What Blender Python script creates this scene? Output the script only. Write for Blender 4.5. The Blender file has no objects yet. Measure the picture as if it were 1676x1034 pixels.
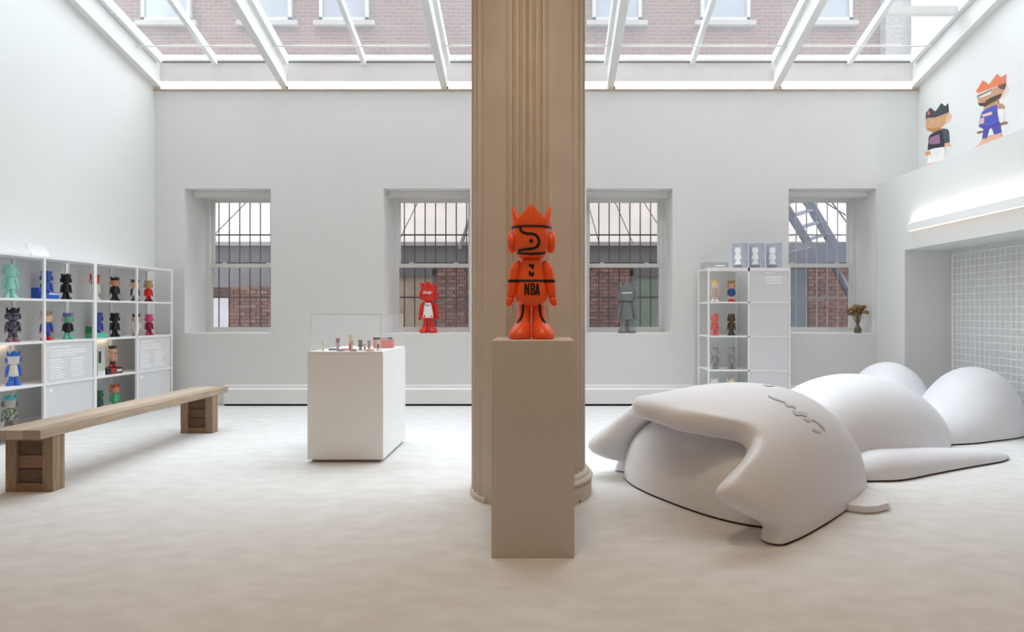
import bpy, bmesh, math, random
from mathutils import Vector, Matrix
from mathutils.bvhtree import BVHTree
random.seed(7)
sc = bpy.context.scene
C = sc.collection
PI = math.pi
R = math.radians

# ------------------------------------------------------------------ camera
FW, FH, FPX = 1676.0, 1034.0, 1000.0
VPX, VPY, CAMH = 885.0, 512.0, 1.22
cam = bpy.data.cameras.new('camera'); camo = bpy.data.objects.new('camera', cam); C.objects.link(camo)
camo.location = (0, 0, CAMH); camo.rotation_euler = (R(90), 0, 0)
cam.sensor_width = 36.0; cam.lens = 36.0 * FPX / FW
cam.shift_x = (FW / 2 - VPX) / FW; cam.shift_y = -(FH / 2 - VPY) / FW
cam.clip_start = 0.05; cam.clip_end = 200
sc.camera = camo

# ------------------------------------------------------------------ world, light, exposure
SKY = 9.3
EXPOSURE = 0.0
LAMP = 14.5
w = bpy.data.worlds.new('overcast_sky'); sc.world = w; w.use_nodes = True
nt = w.node_tree; bg = nt.nodes['Background']
# overcast sky: three times as bright overhead as at the horizon
_tc = nt.nodes.new('ShaderNodeTexCoord'); _sx = nt.nodes.new('ShaderNodeSeparateXYZ'); nt.links.new(_tc.outputs['Generated'], _sx.inputs[0])
_mx = nt.nodes.new('ShaderNodeMath'); _mx.operation = 'MAXIMUM'; _mx.inputs[1].default_value = 0.0; nt.links.new(_sx.outputs['Z'], _mx.inputs[0])
_ma = nt.nodes.new('ShaderNodeMath'); _ma.operation = 'MULTIPLY_ADD'; _ma.inputs[1].default_value = SKY * 2 / 3; _ma.inputs[2].default_value = SKY / 3
nt.links.new(_mx.outputs[0], _ma.inputs[0]); nt.links.new(_ma.outputs[0], bg.inputs['Strength'])
bg.inputs['Color'].default_value = (0.87, 0.93, 1.0, 1)
sc.view_settings.view_transform = 'Standard'; sc.view_settings.look = 'None'
sc.view_settings.exposure = EXPOSURE; sc.view_settings.gamma = 1.0
sc.view_settings.use_curve_mapping = False
sc.cycles.use_denoising = True
try: sc.cycles.denoiser = 'OPENIMAGEDENOISE'
except Exception: pass
sc.cycles.max_bounces = 14; sc.cycles.diffuse_bounces = 8; sc.cycles.transparent_max_bounces = 24
sc.cycles.caustics_reflective = False; sc.cycles.caustics_refractive = False
sc.cycles.sample_clamp_indirect = 10.0

def area(name, loc, rot, sx, sy, power, col, portal=False):
    l = bpy.data.lights.new(name, 'AREA'); l.shape = 'RECTANGLE'; l.size = sx; l.size_y = sy
    l.energy = power; l.color = col
    o = bpy.data.objects.new(name, l); C.objects.link(o); o.location = loc; o.rotation_euler = rot
    if portal: l.cycles.is_portal = True
    return o
SLOPE = 0.338
ZG0 = 4.55          # glass height at the back wall
YB = 8.08           # back wall plane
YF = 5.20           # front edge of the skylight
def zg(y): return ZG0 + SLOPE * (YB - y)
ymid = (YB + YF) / 2
area('skylight_portal', (0, ymid, zg(ymid) + 0.25), (-math.atan(SLOPE), 0, 0), 10.6, 3.1, 1, (1, 1, 1), True)
# warm ceiling lamps of the front room (behind and above the camera)
for lx in (-3.6, 0.0, 3.6):
    area('ceiling_lamp', (lx, 1.2, 3.88), (0, 0, 0), 2.2, 2.0, LAMP, (1.0, 0.83, 0.65))
area('column_toy_fill', (-.10, 2.35, 3.88), (0, 0, 0), .35, .35, 22.0, (1.0, 0.83, 0.62))  # added fill light, out of view: brightens the column top and orange toy

# ------------------------------------------------------------------ helpers
def lin(c):
    c = c / 255.0
    return c / 12.92 if c <= 0.04045 else ((c + 0.055) / 1.055) ** 2.4
def rgb(*c): return tuple(lin(v) for v in c) + (1.0,)
MATS = {}
def pm(name, col, rough=0.55, var=0.05, scale=8.0, bump=0.0, bscale=60.0, metal=0.0, spec=0.4, stretch=None, emit=0.0):
    """procedural material: base colour varied by noise, optional noise relief"""
    if name in MATS: return MATS[name]
    m = bpy.data.materials.new(name); m.use_nodes = True
    n = m.node_tree.nodes; l = m.node_tree.links; b = n['Principled BSDF']
    b.inputs['Roughness'].default_value = rough; b.inputs['Metallic'].default_value = metal
    b.inputs['Specular IOR Level'].default_value = spec
    tc = n.new('ShaderNodeTexCoord'); src = tc.outputs['Object']
    if stretch:
        mp = n.new('ShaderNodeMapping'); mp.inputs['Scale'].default_value = stretch
        l.new(src, mp.inputs['Vector']); src = mp.outputs['Vector']
    nz = n.new('ShaderNodeTexNoise'); nz.inputs['Scale'].default_value = scale; nz.inputs['Detail'].default_value = 4
    l.new(src, nz.inputs['Vector'])
    rp = n.new('ShaderNodeValToRGB')
    c = rgb(*col)
    rp.color_ramp.elements[0].position = 0.3; rp.color_ramp.elements[1].position = 0.7
    rp.color_ramp.elements[0].color = tuple(max(0, v * (1 - var)) for v in c[:3]) + (1,)
    rp.color_ramp.elements[1].color = tuple(min(1, v * (1 + var)) for v in c[:3]) + (1,)
    l.new(nz.outputs['Fac'], rp.inputs['Fac']); l.new(rp.outputs['Color'], b.inputs['Base Color'])
    if bump:
        n2 = n.new('ShaderNodeTexNoise'); n2.inputs['Scale'].default_value = bscale; n2.inputs['Detail'].default_value = 3
        l.new(src, n2.inputs['Vector'])
        bp = n.new('ShaderNodeBump'); bp.inputs['Strength'].default_value = bump; bp.inputs['Distance'].default_value = 0.01
        l.new(n2.outputs['Fac'], bp.inputs['Height']); l.new(bp.outputs['Normal'], b.inputs['Normal'])
    if emit:
        l.new(rp.outputs['Color'], b.inputs['Emission Color']); b.inputs['Emission Strength'].default_value = emit
    MATS[name] = m
    return m
def emis(name, col, strength):
    if name in MATS: return MATS[name]
    m = bpy.data.materials.new(name); m.use_nodes = True
    n = m.node_tree.nodes; l = m.node_tree.links; n.remove(n['Principled BSDF'])
    e = n.new('ShaderNodeEmission'); e.inputs['Color'].default_value = rgb(*col); e.inputs['Strength'].default_value = strength
    l.new(e.outputs[0], n['Material Output'].inputs['Surface']); MATS[name] = m
    return m
def glass(name, tint=(1, 1, 1), haze=0.0, hazecol=(230, 235, 235), gloss=0.06):
    """thin sheet: see-through, a dusty film (haze) and a faint mirror sheen"""
    if name in MATS: return MATS[name]
    m = bpy.data.materials.new(name); m.use_nodes = True
    n = m.node_tree.nodes; l = m.node_tree.links; n.remove(n['Principled BSDF'])
    t = n.new('ShaderNodeBsdfTransparent'); t.inputs['Color'].default_value = tint + (1,)
    d = n.new('ShaderNodeBsdfTranslucent'); d.inputs['Color'].default_value = rgb(*hazecol)
    g = n.new('ShaderNodeBsdfGlossy'); g.inputs['Roughness'].default_value = 0.03
    nz = n.new('ShaderNodeTexNoise'); nz.inputs['Scale'].default_value = 2.5; nz.inputs['Detail'].default_value = 4
    mr = n.new('ShaderNodeMapRange'); mr.inputs['To Min'].default_value = haze * 0.75; mr.inputs['To Max'].default_value = haze * 1.25
    l.new(nz.outputs['Fac'], mr.inputs['Value'])
    a = n.new('ShaderNodeMixShader'); l.new(mr.outputs['Result'], a.inputs['Fac'])
    l.new(t.outputs[0], a.inputs[1]); l.new(d.outputs[0], a.inputs[2])
    b = n.new('ShaderNodeMixShader'); b.inputs['Fac'].default_value = gloss
    l.new(a.outputs[0], b.inputs[1]); l.new(g.outputs[0], b.inputs[2])
    l.new(b.outputs[0], n['Material Output'].inputs['Surface']); MATS[name] = m
    return m

def NB(): return bmesh.new()
def box(bm, x0, x1, y0, y1, z0, z1, bev=0.0):
    vs = [bm.verts.new(p) for p in ((x0,y0,z0),(x1,y0,z0),(x1,y1,z0),(x0,y1,z0),(x0,y0,z1),(x1,y0,z1),(x1,y1,z1),(x0,y1,z1))]
    fs = [bm.faces.new([vs[i] for i in f]) for f in ((3,2,1,0),(4,5,6,7),(0,1,5,4),(1,2,6,5),(2,3,7,6),(3,0,4,7))]
    if bev:
        es = set(e for f in fs for e in f.edges)
        bmesh.ops.bevel(bm, geom=list(es), offset=bev, segments=2, affect='EDGES', profile=0.5)
    return bm
def hexa(bm, p):
    """eight corners, bottom ring then top ring"""
    vs = [bm.verts.new(q) for q in p]
    for f in ((3,2,1,0),(4,5,6,7),(0,1,5,4),(1,2,6,5),(2,3,7,6),(3,0,4,7)): bm.faces.new([vs[i] for i in f])
    return bm
def prism(bm, pts, axis, a, b):
    """extrude a 2-D outline along axis ('x','y','z') from a to b"""
    def P3(p, t):
        return {'x': (t, p[0], p[1]), 'y': (p[0], t, p[1]), 'z': (p[0], p[1], t)}[axis]
    lo = [bm.verts.new(P3(p, a)) for p in pts]; hi = [bm.verts.new(P3(p, b)) for p in pts]
    n = len(pts)
    bm.faces.new(lo[::-1]); bm.faces.new(hi)
    for i in range(n): bm.faces.new((lo[i], lo[(i+1) % n], hi[(i+1) % n], hi[i]))
    bmesh.ops.recalc_face_normals(bm, faces=bm.faces)
    return bm
def rings(bm, rs, close=True, cap0=True, cap1=True):
    """loft through rings (lists of points of equal length)"""
    V = [[bm.verts.new(p) for p in r] for r in rs]
    n = len(V[0])
    for a, b in zip(V, V[1:]):
        for i in range(n if close else n - 1):
            j = (i + 1) % n
            bm.faces.new((a[i], a[j], b[j], b[i]))
    if cap0: bm.faces.new(V[0][::-1])
    if cap1: bm.faces.new(V[-1])
    bmesh.ops.recalc_face_normals(bm, faces=bm.faces)
    return bm
def ell(cx, cy, z, rx, ry, n=20):
    return [(cx + rx * math.cos(2*PI*i/n), cy + ry * math.sin(2*PI*i/n), z) for i in range(n)]
def tube(bm, pts, rad, n=10):
    """tapered tube through points; rad is a number or a list"""
    pts = [Vector(p) for p in pts]
    if not isinstance(rad, (list, tuple)): rad = [rad] * len(pts)
    rs = []; u = None
    for i, p in enumerate(pts):
        d = (pts[min(i+1, len(pts)-1)] - pts[max(i-1, 0)]).normalized()
        if u is None:
            up = Vector((0, 0, 1)) if abs(d.z) < 0.9 else Vector((0, 1, 0))
            u = d.cross(up).normalized()
        else: u = (u - d * u.dot(d)).normalized()
        v = d.cross(u).normalized()
        rs.append([p + rad[i] * (u * math.cos(2*PI*k/n) + v * math.sin(2*PI*k/n)) for k in range(n)])
    return rings(bm, rs)
def ball(bm, c, r, n=12, m=8):
    rx, ry, rz = r if isinstance(r, (tuple, list)) else (r, r, r)
    g = bmesh.ops.create_uvsphere(bm, u_segments=n, v_segments=m, radius=1)
    for v in g['verts']: v.co = Vector((c[0] + v.co.x*rx, c[1] + v.co.y*ry, c[2] + v.co.z*rz))
    return bm
def O(name, bm, mat, parent=None, smooth=False, world=False, loc=None, auto=None):
    if isinstance(bm, bpy.types.Mesh): me = bm
    else:
        me = bpy.data.meshes.new(name); bm.to_mesh(me); bm.free()
        if smooth or auto:
            for p in me.polygons: p.use_smooth = True
            if auto: me.set_sharp_from_angle(angle=R(auto))
        me.materials.append(mat)
    o = bpy.data.objects.new(name, me); C.objects.link(o)
    if mat and (not me.materials or me.materials[0] != mat):
        if not me.materials: me.materials.append(mat)
        o.material_slots[0].link = 'OBJECT'; o.material_slots[0].material = mat
    if loc: o.location = loc
    if parent:
        o.parent = parent
        if world: o.location = -parent.location
    return o
def tag(o, label, cat, group=None):
    o['label'] = label; o['category'] = cat
    if group: o['group'] = group
    return o
def thing(name, label, cat, loc=(0,0,0), rz=0.0, group=None):
    o = bpy.data.objects.new(name, None); C.objects.link(o); o.location = loc; o.rotation_euler = (0, 0, rz)
    o.empty_display_size = 0.1
    return tag(o, label, cat, group)
def struct(name, bm, mat, smooth=False):
    o = O(name, bm, mat, None, smooth); o['kind'] = 'structure'; return o
def sroot(name, loc=(0, 0, 0)):
    o = bpy.data.objects.new(name, None); C.objects.link(o); o.location = loc; o['kind'] = 'structure'; return o
def P(x, y, d):
    """the point at depth d that a pixel of the photograph shows"""
    return Vector(((x - VPX) * d / FPX, d, CAMH - (y - VPY) * d / FPX))

# ------------------------------------------------------------------ materials
M_wall = pm('white_plaster', (224, 225, 224), 0.7, 0.012, 1.3, 0.05, 40)
M_trim = pm('white_trim_paint', (236, 236, 235), 0.45, 0.012, 3)
M_frame = pm('window_frame_paint', (226, 226, 224), 0.45, 0.02, 6)
M_dark = pm('dark_gap', (40, 38, 38), 0.9, 0.1, 10)
M_warmwall = pm('front_room_plaster', (196, 176, 154), 0.8, 0.03, 1.5)
M_col = pm('column_cream_paint', (208, 197, 184), 0.55, 0.04, 5, 0.10, 55)
M_ped = pm('pedestal_paint', (208, 198, 187), 0.6, 0.03, 2.2, 0.03, 30)
M_white = pm('white_lacquer', (240, 240, 240), 0.4, 0.01, 4)
M_shelf = pm('shelf_white_powdercoat', (242, 242, 242), 0.4, 0.01, 6)
M_sculpt = pm('grey_rubber_coat', (229, 229, 233), 0.42, 0.03, 2.0, 0.02, 14, spec=0.3)
M_sculpt_print = pm('grey_script_print', (198, 200, 205), 0.5, 0.05, 20)
M_brick = None
def floor_mat():
    m = pm('carpet_floor', (226, 221, 216), 0.95, 0.0, 3, spec=0.1)
    n = m.node_tree.nodes; l = m.node_tree.links; b = n['Principled BSDF']
    tc = n.new('ShaderNodeTexCoord')
    def noise(s, d, st=None):
        z = n.new('ShaderNodeTexNoise'); z.inputs['Scale'].default_value = s; z.inputs['Detail'].default_value = d
        if st:
            mp = n.new('ShaderNodeMapping'); mp.inputs['Scale'].default_value = st
            l.new(tc.outputs['Object'], mp.inputs['Vector']); l.new(mp.outputs['Vector'], z.inputs['Vector'])
        else: l.new(tc.outputs['Object'], z.inputs['Vector'])
        return z.outputs['Fac']
    a = noise(5.5, 9, (1, 1.8, 1)); f = noise(60, 4, (1, 1.6, 1))
    mx = n.new('ShaderNodeMath'); mx.operation = 'MULTIPLY_ADD'; mx.inputs[1].default_value = 0.35
    l.new(f, mx.inputs[0]); l.new(a, mx.inputs[2])
    rp = n.new('ShaderNodeValToRGB'); rp.color_ramp.elements[0].position = 0.5; rp.color_ramp.elements[1].position = 0.85
    rp.color_ramp.elements[0].color = rgb(216, 214, 212); rp.color_ramp.elements[1].color = rgb(226, 225, 224)
    l.new(mx.outputs[0], rp.inputs['Fac']); l.new(rp.outputs['Color'], b.inputs['Base Color'])
    fb = noise(240, 2); bp = n.new('ShaderNodeBump'); bp.inputs['Strength'].default_value = 0.25; bp.inputs['Distance'].default_value = 0.004
    l.new(fb, bp.inputs['Height']); l.new(bp.outputs['Normal'], b.inputs['Normal'])
    return m
M_floor = floor_mat()
def brick_tex_mat(name, c1, c2, mortar):
    m = pm(name, c1, 0.9, 0.05, 6)
    n = m.node_tree.nodes; l = m.node_tree.links; b = n['Principled BSDF']
    tc = n.new('ShaderNodeTexCoord'); mp = n.new('ShaderNodeMapping'); mp.inputs['Rotation'].default_value = (R(-90), 0, 0)
    l.new(tc.outputs['Object'], mp.inputs['Vector'])
    br = n.new('ShaderNodeTexBrick'); br.inputs['Scale'].default_value = 1.0
    br.inputs['Color1'].default_value = rgb(*c1); br.inputs['Color2'].default_value = rgb(*c2); br.inputs['Mortar'].default_value = rgb(*mortar)
    br.inputs['Brick Width'].default_value = 0.215; br.inputs['Row Height'].default_value = 0.075; br.inputs['Mortar Size'].default_value = 0.010
    l.new(mp.outputs['Vector'], br.inputs['Vector'])
    l.new(br.outputs['Color'], b.inputs['Base Color'])
    bp = n.new('ShaderNodeBump'); bp.inputs['Strength'].default_value = 0.6; bp.inputs['Distance'].default_value = 0.01; bp.invert = True
    l.new(br.outputs['Fac'], bp.inputs['Height']); l.new(bp.outputs['Normal'], b.inputs['Normal'])
    return m
M_brickwall = brick_tex_mat('weathered_brick', (110, 77, 68), (94, 68, 62), (112, 102, 95))
def wood(name, c, var, stretch, scale=4.0):
    return pm(name, c, 0.75, var, scale, 0.25, 9, stretch=stretch, spec=0.2)

# ------------------------------------------------------------------ the room
XL, XR, XRL = -5.106, 4.99, 4.452        # back corners: left wall, upper right wall, lower right wall
SPL, SPR = 0.08, -0.085                  # how far the side walls splay per metre of depth
YFRONT = -3.6
def xl(y): return XL + SPL * (y - YB)
def xr(y): return XR + SPR * (y - YB)
ZLEDGE = 2.918
bm = NB(); box(bm, -7.2, 7.2, YFRONT - 0.2, 8.62, -0.2, 0.0)
struct('floor', bm, M_floor)

# back wall with four deep window openings
WIN = [(-4.71, -3.571), (-2.077, -0.937), (0.605, 1.745), (3.28, 4.43)]
WZ0, WZ1 = 0.945, 2.868
YW = 8.60
bm = NB()
xs = [-5.7] + [v for w_ in WIN for v in w_] + [5.7]
for i in range(len(xs) - 1):
    if i % 2 == 0: box(bm, xs[i], xs[i+1], YB, YW + 0.12, 0, 4.52)
    else:
        box(bm, xs[i], xs[i+1], YB, YW + 0.12, 0, WZ0); box(bm, xs[i], xs[i+1], YB, YW + 0.12, WZ1, 4.52)
struct('wall_back', bm, M_wall)
# left wall (splayed)
def wedge_wall(name, ya, yb, fx, side, z0, ztop, mat, thick=0.25):
    """wall following x = fx(y); ztop(y) is its top edge"""
    bm = NB()
    s = side * thick
    hexa(bm, [(fx(ya), ya, z0), (fx(ya) + s, ya, z0), (fx(yb) + s, yb, z0), (fx(yb), yb, z0),
              (fx(ya), ya, ztop(ya)), (fx(ya) + s, ya, ztop(ya)), (fx(yb) + s, yb, ztop(yb)), (fx(yb), yb, ztop(yb))])
    bmesh.ops.recalc_face_normals(bm, faces=bm.faces)
    return struct(name, bm, mat)
wedge_wall('wall_left', YF, 8.1, xl, -1, 0, zg, M_wall)
wedge_wall('wall_left_front', YFRONT, YF, xl, -1, 0, lambda y: 4.1, M_warmwall)
wedge_wall('wall_right_upper', YF, 8.1, xr, 1, ZLEDGE, zg, M_wall)
# lower right wall: boxed out, with a long niche
NY0, NY1, NZ, NX = 4.35, 7.47, 1.99, 5.02
bm = NB()
box(bm, XRL, 5.7, NY1, YB, 0, NZ); box(bm, XRL, 6.2, NY0, YB, NZ, ZLEDGE)
box(bm, XRL, 6.2, NY0 - 0.25, NY0, 0, ZLEDGE); box(bm, NX, 6.2, NY0, NY1, 0, NZ)
struct('wall_right', bm, M_wall)
wedge_wall('wall_right_front', YFRONT, NY0 - 0.25, lambda y: 5.35, 1, 0, lambda y: 4.1, M_warmwall)
bm = NB(); box(bm, -7.0, 7.0, YFRONT - 0.2, YFRONT, 0, 4.1)
struct('wall_front', bm, M_warmwall)
bm = NB(); box(bm, -7.0, 7.0, YFRONT - 0.2, YF - .15, 3.92, 4.12)
struct('ceiling', bm, M_warmwall)
bm = NB(); box(bm, -6.2, 6.2, YF - 0.15, YF, 3.92, zg(YF) + 0.1)
struct('trim_1', bm, M_wall)                      # upstand between ceiling and skylight
bm = NB(); box(bm, -12, 12, YFRONT, YF - .16, zg(YF) + .1, 13.0)
struct('wall_sky_block', bm, pm('sky_block_brick', (150, 118, 104), .9, .1, 3))   # unseen storeys, added to keep sky light off the back wall

# base casing along the back wall, with a dark gap under it
bb = sroot('baseboard_back', (0, YB, 0))
bm = NB(); prism(bm, [(-0.075, 0.028), (-0.075, 0.215), (-0.062, 0.228), (-0.05, 0.235), (-0.05, 0.262), (0.0, 0.27), (0.0, 0.028)], 'x', -4.16, XRL)
O('board', bm, M_trim, bb)
bm = NB(); box(bm, -4.16, XRL, -0.05, -0.002, 0, 0.03); O('gap', bm, M_dark, bb)
bl = sroot('baseboard_left', (0, 0, 0))
bm = NB(); hexa(bm, [(xl(5), 5, 0), (xl(5)+.02, 5, 0), (xl(YB)+.02, YB, 0), (xl(YB), YB, 0), (xl(5), 5, .15), (xl(5)+.02, 5, .15), (xl(YB)+.02, YB, .15), (xl(YB), YB, .15)])
O('board', bm, M_trim, bl)

# ------------------------------------------------------------------ windows
M_wglass = glass('window_glass', (0.88, 0.88, 0.89), 0.06, (205, 208, 210), 0.03)
M_bar_d = pm('security_bar_dark_paint', (62, 56, 54), 0.6, 0.1, 20)
M_bar_w = pm('security_bar_white_paint', (206, 203, 200), 0.5, 0.05, 20)
M_blind = pm('blind_cassette', (222, 222, 220), 0.5, 0.01, 6)
ZM = 1.89
for k, (a, b) in enumerate(WIN):
    rt = sroot('window_%d' % (k + 1), ((a + b) / 2, YW, WZ0))
    hw = (b - a) / 2; H = WZ1 - WZ0
    zm = ZM - WZ0
    # outer frame
    bm = NB()
    box(bm, -hw, -hw + .05, 0, .10, 0, H); box(bm, hw - .05, hw, 0, .10, 0, H)
    box(bm, -hw + .05, hw - .05, 0, .10, H - .05, H); box(bm, -hw + .05, hw - .05, 0, .10, 0, .035)
    O('window_frame', bm, M_frame, rt)
    # upper sash (outside) and lower sash (inside)
    for nm, z0, z1, y0, y1, st in (('upper_sash', zm - .02, H - .05, .055, .085, .04), ('lower_sash', .035, zm + .025, .012, .045, .03)):
        bm = NB(); x0, x1 = -hw + .05, hw - .05
        box(bm, x0, x0 + st, y0, y1, z0, z1); box(bm, x1 - st, x1, y0, y1, z0, z1)
        tr, br = (.035, .05) if nm == 'upper_sash' else (.055, .04)
        box(bm, x0 + st, x1 - st, y0, y1, z1 - tr, z1); box(bm, x0 + st, x1 - st, y0, y1, z0, z0 + br)
        s = O(nm, bm, M_frame, rt)
        bm = NB(); ym = (y0 + y1) / 2
        box(bm, x0 + st, x1 - st, ym - .003, ym + .003, z0 + br, z1 - tr)
        O('pane', bm, M_wglass, s)
    # sash locks
    for sx in (-hw * .55, hw * .55):
        bm = NB(); box(bm, sx - .03, sx + .03, -.005, .012, zm + .02, zm + .04, .004); O('sash_lock', bm, M_frame, rt)
    # sill board
    bm = NB(); box(bm, -hw + .001, hw - .001, -.52 + .012, .0, 0, .006)
    O('sill', bm, M_trim, rt)
    # roller-blind cassette under the head
    bm = NB(); box(bm, -hw + .004, hw - .004, -.34, -.24, H - .075, H - .001, .006)
    O('blind_cassette', bm, M_blind, rt)
    # security bars outside
    g = thing('window_grille', ['dark window bars outside the window left of the display case', 'dark window bars behind the red toy figure',
              'dark window bars behind the grey toy figure', 'pale window bars in front of the outdoor stairs'][k], 'window bars', ((a + b) / 2, YW + .24, WZ0), 0, 'window bars')
    mb = M_bar_w if k == 3 else M_bar_d
    nb = 8
    off = (-.03, .02, 0, .03)[k]
    for i in range(nb):
        x = -hw + .085 + off + i * .150
        if x > hw - .02: continue
        bm = NB(); tube(bm, [(x, 0, -.10), (x, 0, H + .05)], .0085, 6); O('bar', bm, mb, g)
    for z in (H - .52, .50):
        bm = NB(); box(bm, -hw - .06, hw + .06, -.006, .006, z - .010, z + .010); O('cross_bar', bm, mb, g)
        for sx in (-hw - .05, hw + .05):
            bm = NB(); box(bm, sx - .01, sx + .01, -.122, -.006, z - .010, z + .010); O('bracket', bm, mb, g)

# ------------------------------------------------------------------ skylight
sky = sroot('skylight', (0, YB, ZG0))
M_raf = pm('rafter_white_paint', (226, 226, 225), 0.5, 0.02, 5)
M_glaze = pm('glazing_bar_paint', (228, 231, 231), 0.4, 0.02, 5)
M_sglass = glass('skylight_glass', (0.93, 0.95, 0.95), 0.05, (240, 242, 244), 0.03)
def sloped(bm, xa0, xa1, xb0, xb1, y0, y1, o0, o1):
    """bar running down the slope; a at the back (y1), b at the front (y0); o0,o1 offsets from the glass plane in z"""
    hexa(bm, [(xb0, y0, zg(y0) + o0), (xb1, y0, zg(y0) + o0), (xa1, y1, zg(y1) + o0), (xa0, y1, zg(y1) + o0),
              (xb0, y0, zg(y0) + o1), (xb1, y0, zg(y0) + o1), (xa1, y1, zg(y1) + o1), (xa0, y1, zg(y1) + o1)])
    bmesh.ops.recalc_face_normals(bm, faces=bm.faces); return bm
RAF = [-3.39, -1.277, 0.921, 3.11]
for x in RAF:
    bm = NB(); sloped(bm, x - .045, x + .045, x - .045, x + .045, YF, YB, -.36, -.13); O('rafter', bm, M_raf, sky, world=True)
    # glazing bars sitting on each rafter
    for d in (-.07, .07):
        bm = NB(); sloped(bm, x + d - .022, x + d + .022, x + d - .022, x + d + .022, YF, YB - .1, -.13, .0); O('glazing_bar', bm, M_glaze, sky, world=True)
    bm = NB(); tube(bm, [(x + .05, YB - .03, 4.17), (x + .05, YB - .03, 4.20)], .012, 8); O('bolt', bm, pm('rusty_bolt', (120, 92, 66), .8, .2, 20), sky, world=True)
# wall rafters follow the splayed walls
bm = NB(); sloped(bm, XL, XL + .10, xl(YF), xl(YF) + .10, YF, YB, -.36, -.02); O('rafter', bm, M_raf, sky, world=True)
bm = NB(); sloped(bm, XR - .10, XR, xr(YF) - .10, xr(YF), YF, YB, -.36, -.02); O('rafter', bm, M_raf, sky, world=True)
bm = NB(); sloped(bm, XL + .10, XL + .16, xl(YF) + .10, xl(YF) + .16, YF, YB - .1, -.10, .02); O('glazing_bar', bm, M_glaze, sky, world=True)
bm = NB(); sloped(bm, XR - .16, XR - .10, xr(YF) - .16, xr(YF) - .10, YF, YB - .1, -.10, .02); O('glazing_bar', bm, M_glaze, sky, world=True)
MUL = [-4.27, -2.32, -0.18, 1.99, 4.05]
for x in MUL:
    bm = NB(); sloped(bm, x - .028, x + .028, x - .028, x + .028, YF, YB - .06, -.10, .0); O('glazing_bar', bm, M_glaze, sky, world=True)
allx = sorted(RAF + MUL)
# panes, each its own sheet
edges_b = [XL + .1] + allx + [XR - .1]; edges_f = [xl(YF) + .1] + allx + [xr(YF) - .1]
for i in range(len(edges_b) - 1):
    bm = NB(); sloped(bm, edges_b[i], edges_b[i+1], edges_f[i], edges_f[i+1], YF, YB, .004, .010); O('pane', bm, M_sglass, sky, world=True)
# curb board, bottom rail, dark joint
bm = NB(); box(bm, XL, XR, YB - .03, YB + .02, 4.27, 4.515); O('curb_board', bm, M_raf, sky, world=True)
bm = NB(); box(bm, XL, XR, YB - .036, YB - .02, 4.515, 4.53); O('joint', bm, pm('grey_joint', (128, 128, 128), .8, .05), sky, world=True)
bm = NB(); box(bm, XL, XR, YB - .05, YB + .05, 4.53, 4.552); O('bottom_rail', bm, M_glaze, sky, world=True)
# thin white tie rod under the glass, and the frame of an opening light at the right
for xa, xb in zip([XL + .1] + [x + .05 for x in RAF], [x - .05 for x in RAF] + [XR - .1]):
    yy = 7.62
    bm = NB(); tube(bm, [(xa - (.03 if xa < -5 else 0), yy, zg(yy) - .16), (xb, yy, zg(yy) - .16)], .010, 8); O('tie_rod', bm, M_white, sky, world=True, smooth=True)
bm = NB(); yy = 7.22; box(bm, 4.08, 4.92, yy - .04, yy + .04, zg(yy) - .10, zg(yy) - .01); O('transom', bm, M_glaze, sky, world=True)
# outside ledge at the foot of the glass (parapet capping)
bm = NB(); box(bm, -5.7, 5.7, YB + .06, 8.95, 4.53, 4.66); O('capping', bm, pm('parapet_capping', (214, 217, 215), .7, .04, 4), sky, world=True)
# LED cove along the top of the wall
M_led = emis('led_cove', (255, 240, 214), 3.2)
cl = thing('cove_light', 'long warm white light strip along the top of the back wall', 'light strip', (0, YB, 4.16))
for xa, xb in zip([XL + .1] + [x + .047 for x in RAF], [x - .047 for x in RAF] + [XR - .1]):
    bm = NB(); box(bm, xa, xb, -.028, -.001, .012, .108); O('diffuser', bm, M_led, cl)
bm = NB(); box(bm, XL, XR, -.034, -.001, -.004, .010); O('channel', bm, pm('cove_channel', (186, 168, 146), .7, .12, 6), cl)

# ------------------------------------------------------------------ outside: the building across the yard
YO = 12.2
def ox(px, d=YO): return (px - VPX) * d / FPX
def oz(py, d=YO): return CAMH - (py - VPY) * d / FPX
bm = NB(); box(bm, -16, 16, 8.8, 16, -.3, -.05); yard = struct('ground_yard', bm, pm('yard_concrete', (120, 116, 112), .9, .1, 2))
nb = thing('neighbour_building', 'brick building with pale upper band seen through the windows and skylight', 'building', (0, YO, -.05))
bm = NB(); box(bm, -15, 15, .25, .6, 0, 10.2); O('wall', bm, M_brickwall, nb)
M_band = pm('cream_render', (246, 240, 232), .85, .05, 1.5)
bm = NB(); box(bm, -15, 15, -.25, .25, oz(404) + .05, 5.0); O('rendered_band', bm, M_band, nb)
M_beam = pm('grey_steel_beam', (96, 95, 98), .6, .08, 4)
bm = NB(); box(bm, -15, 15, -.40, -.2, oz(432) + .05, oz(404) + .05); O('beam', bm, M_beam, nb)
bm = NB(); box(bm, -15, 15, -.47, -.2, oz(406) + .05, oz(400) + .05); O('gutter', bm, pm('gutter_grey', (150, 146, 142), .6, .05), nb)
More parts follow.
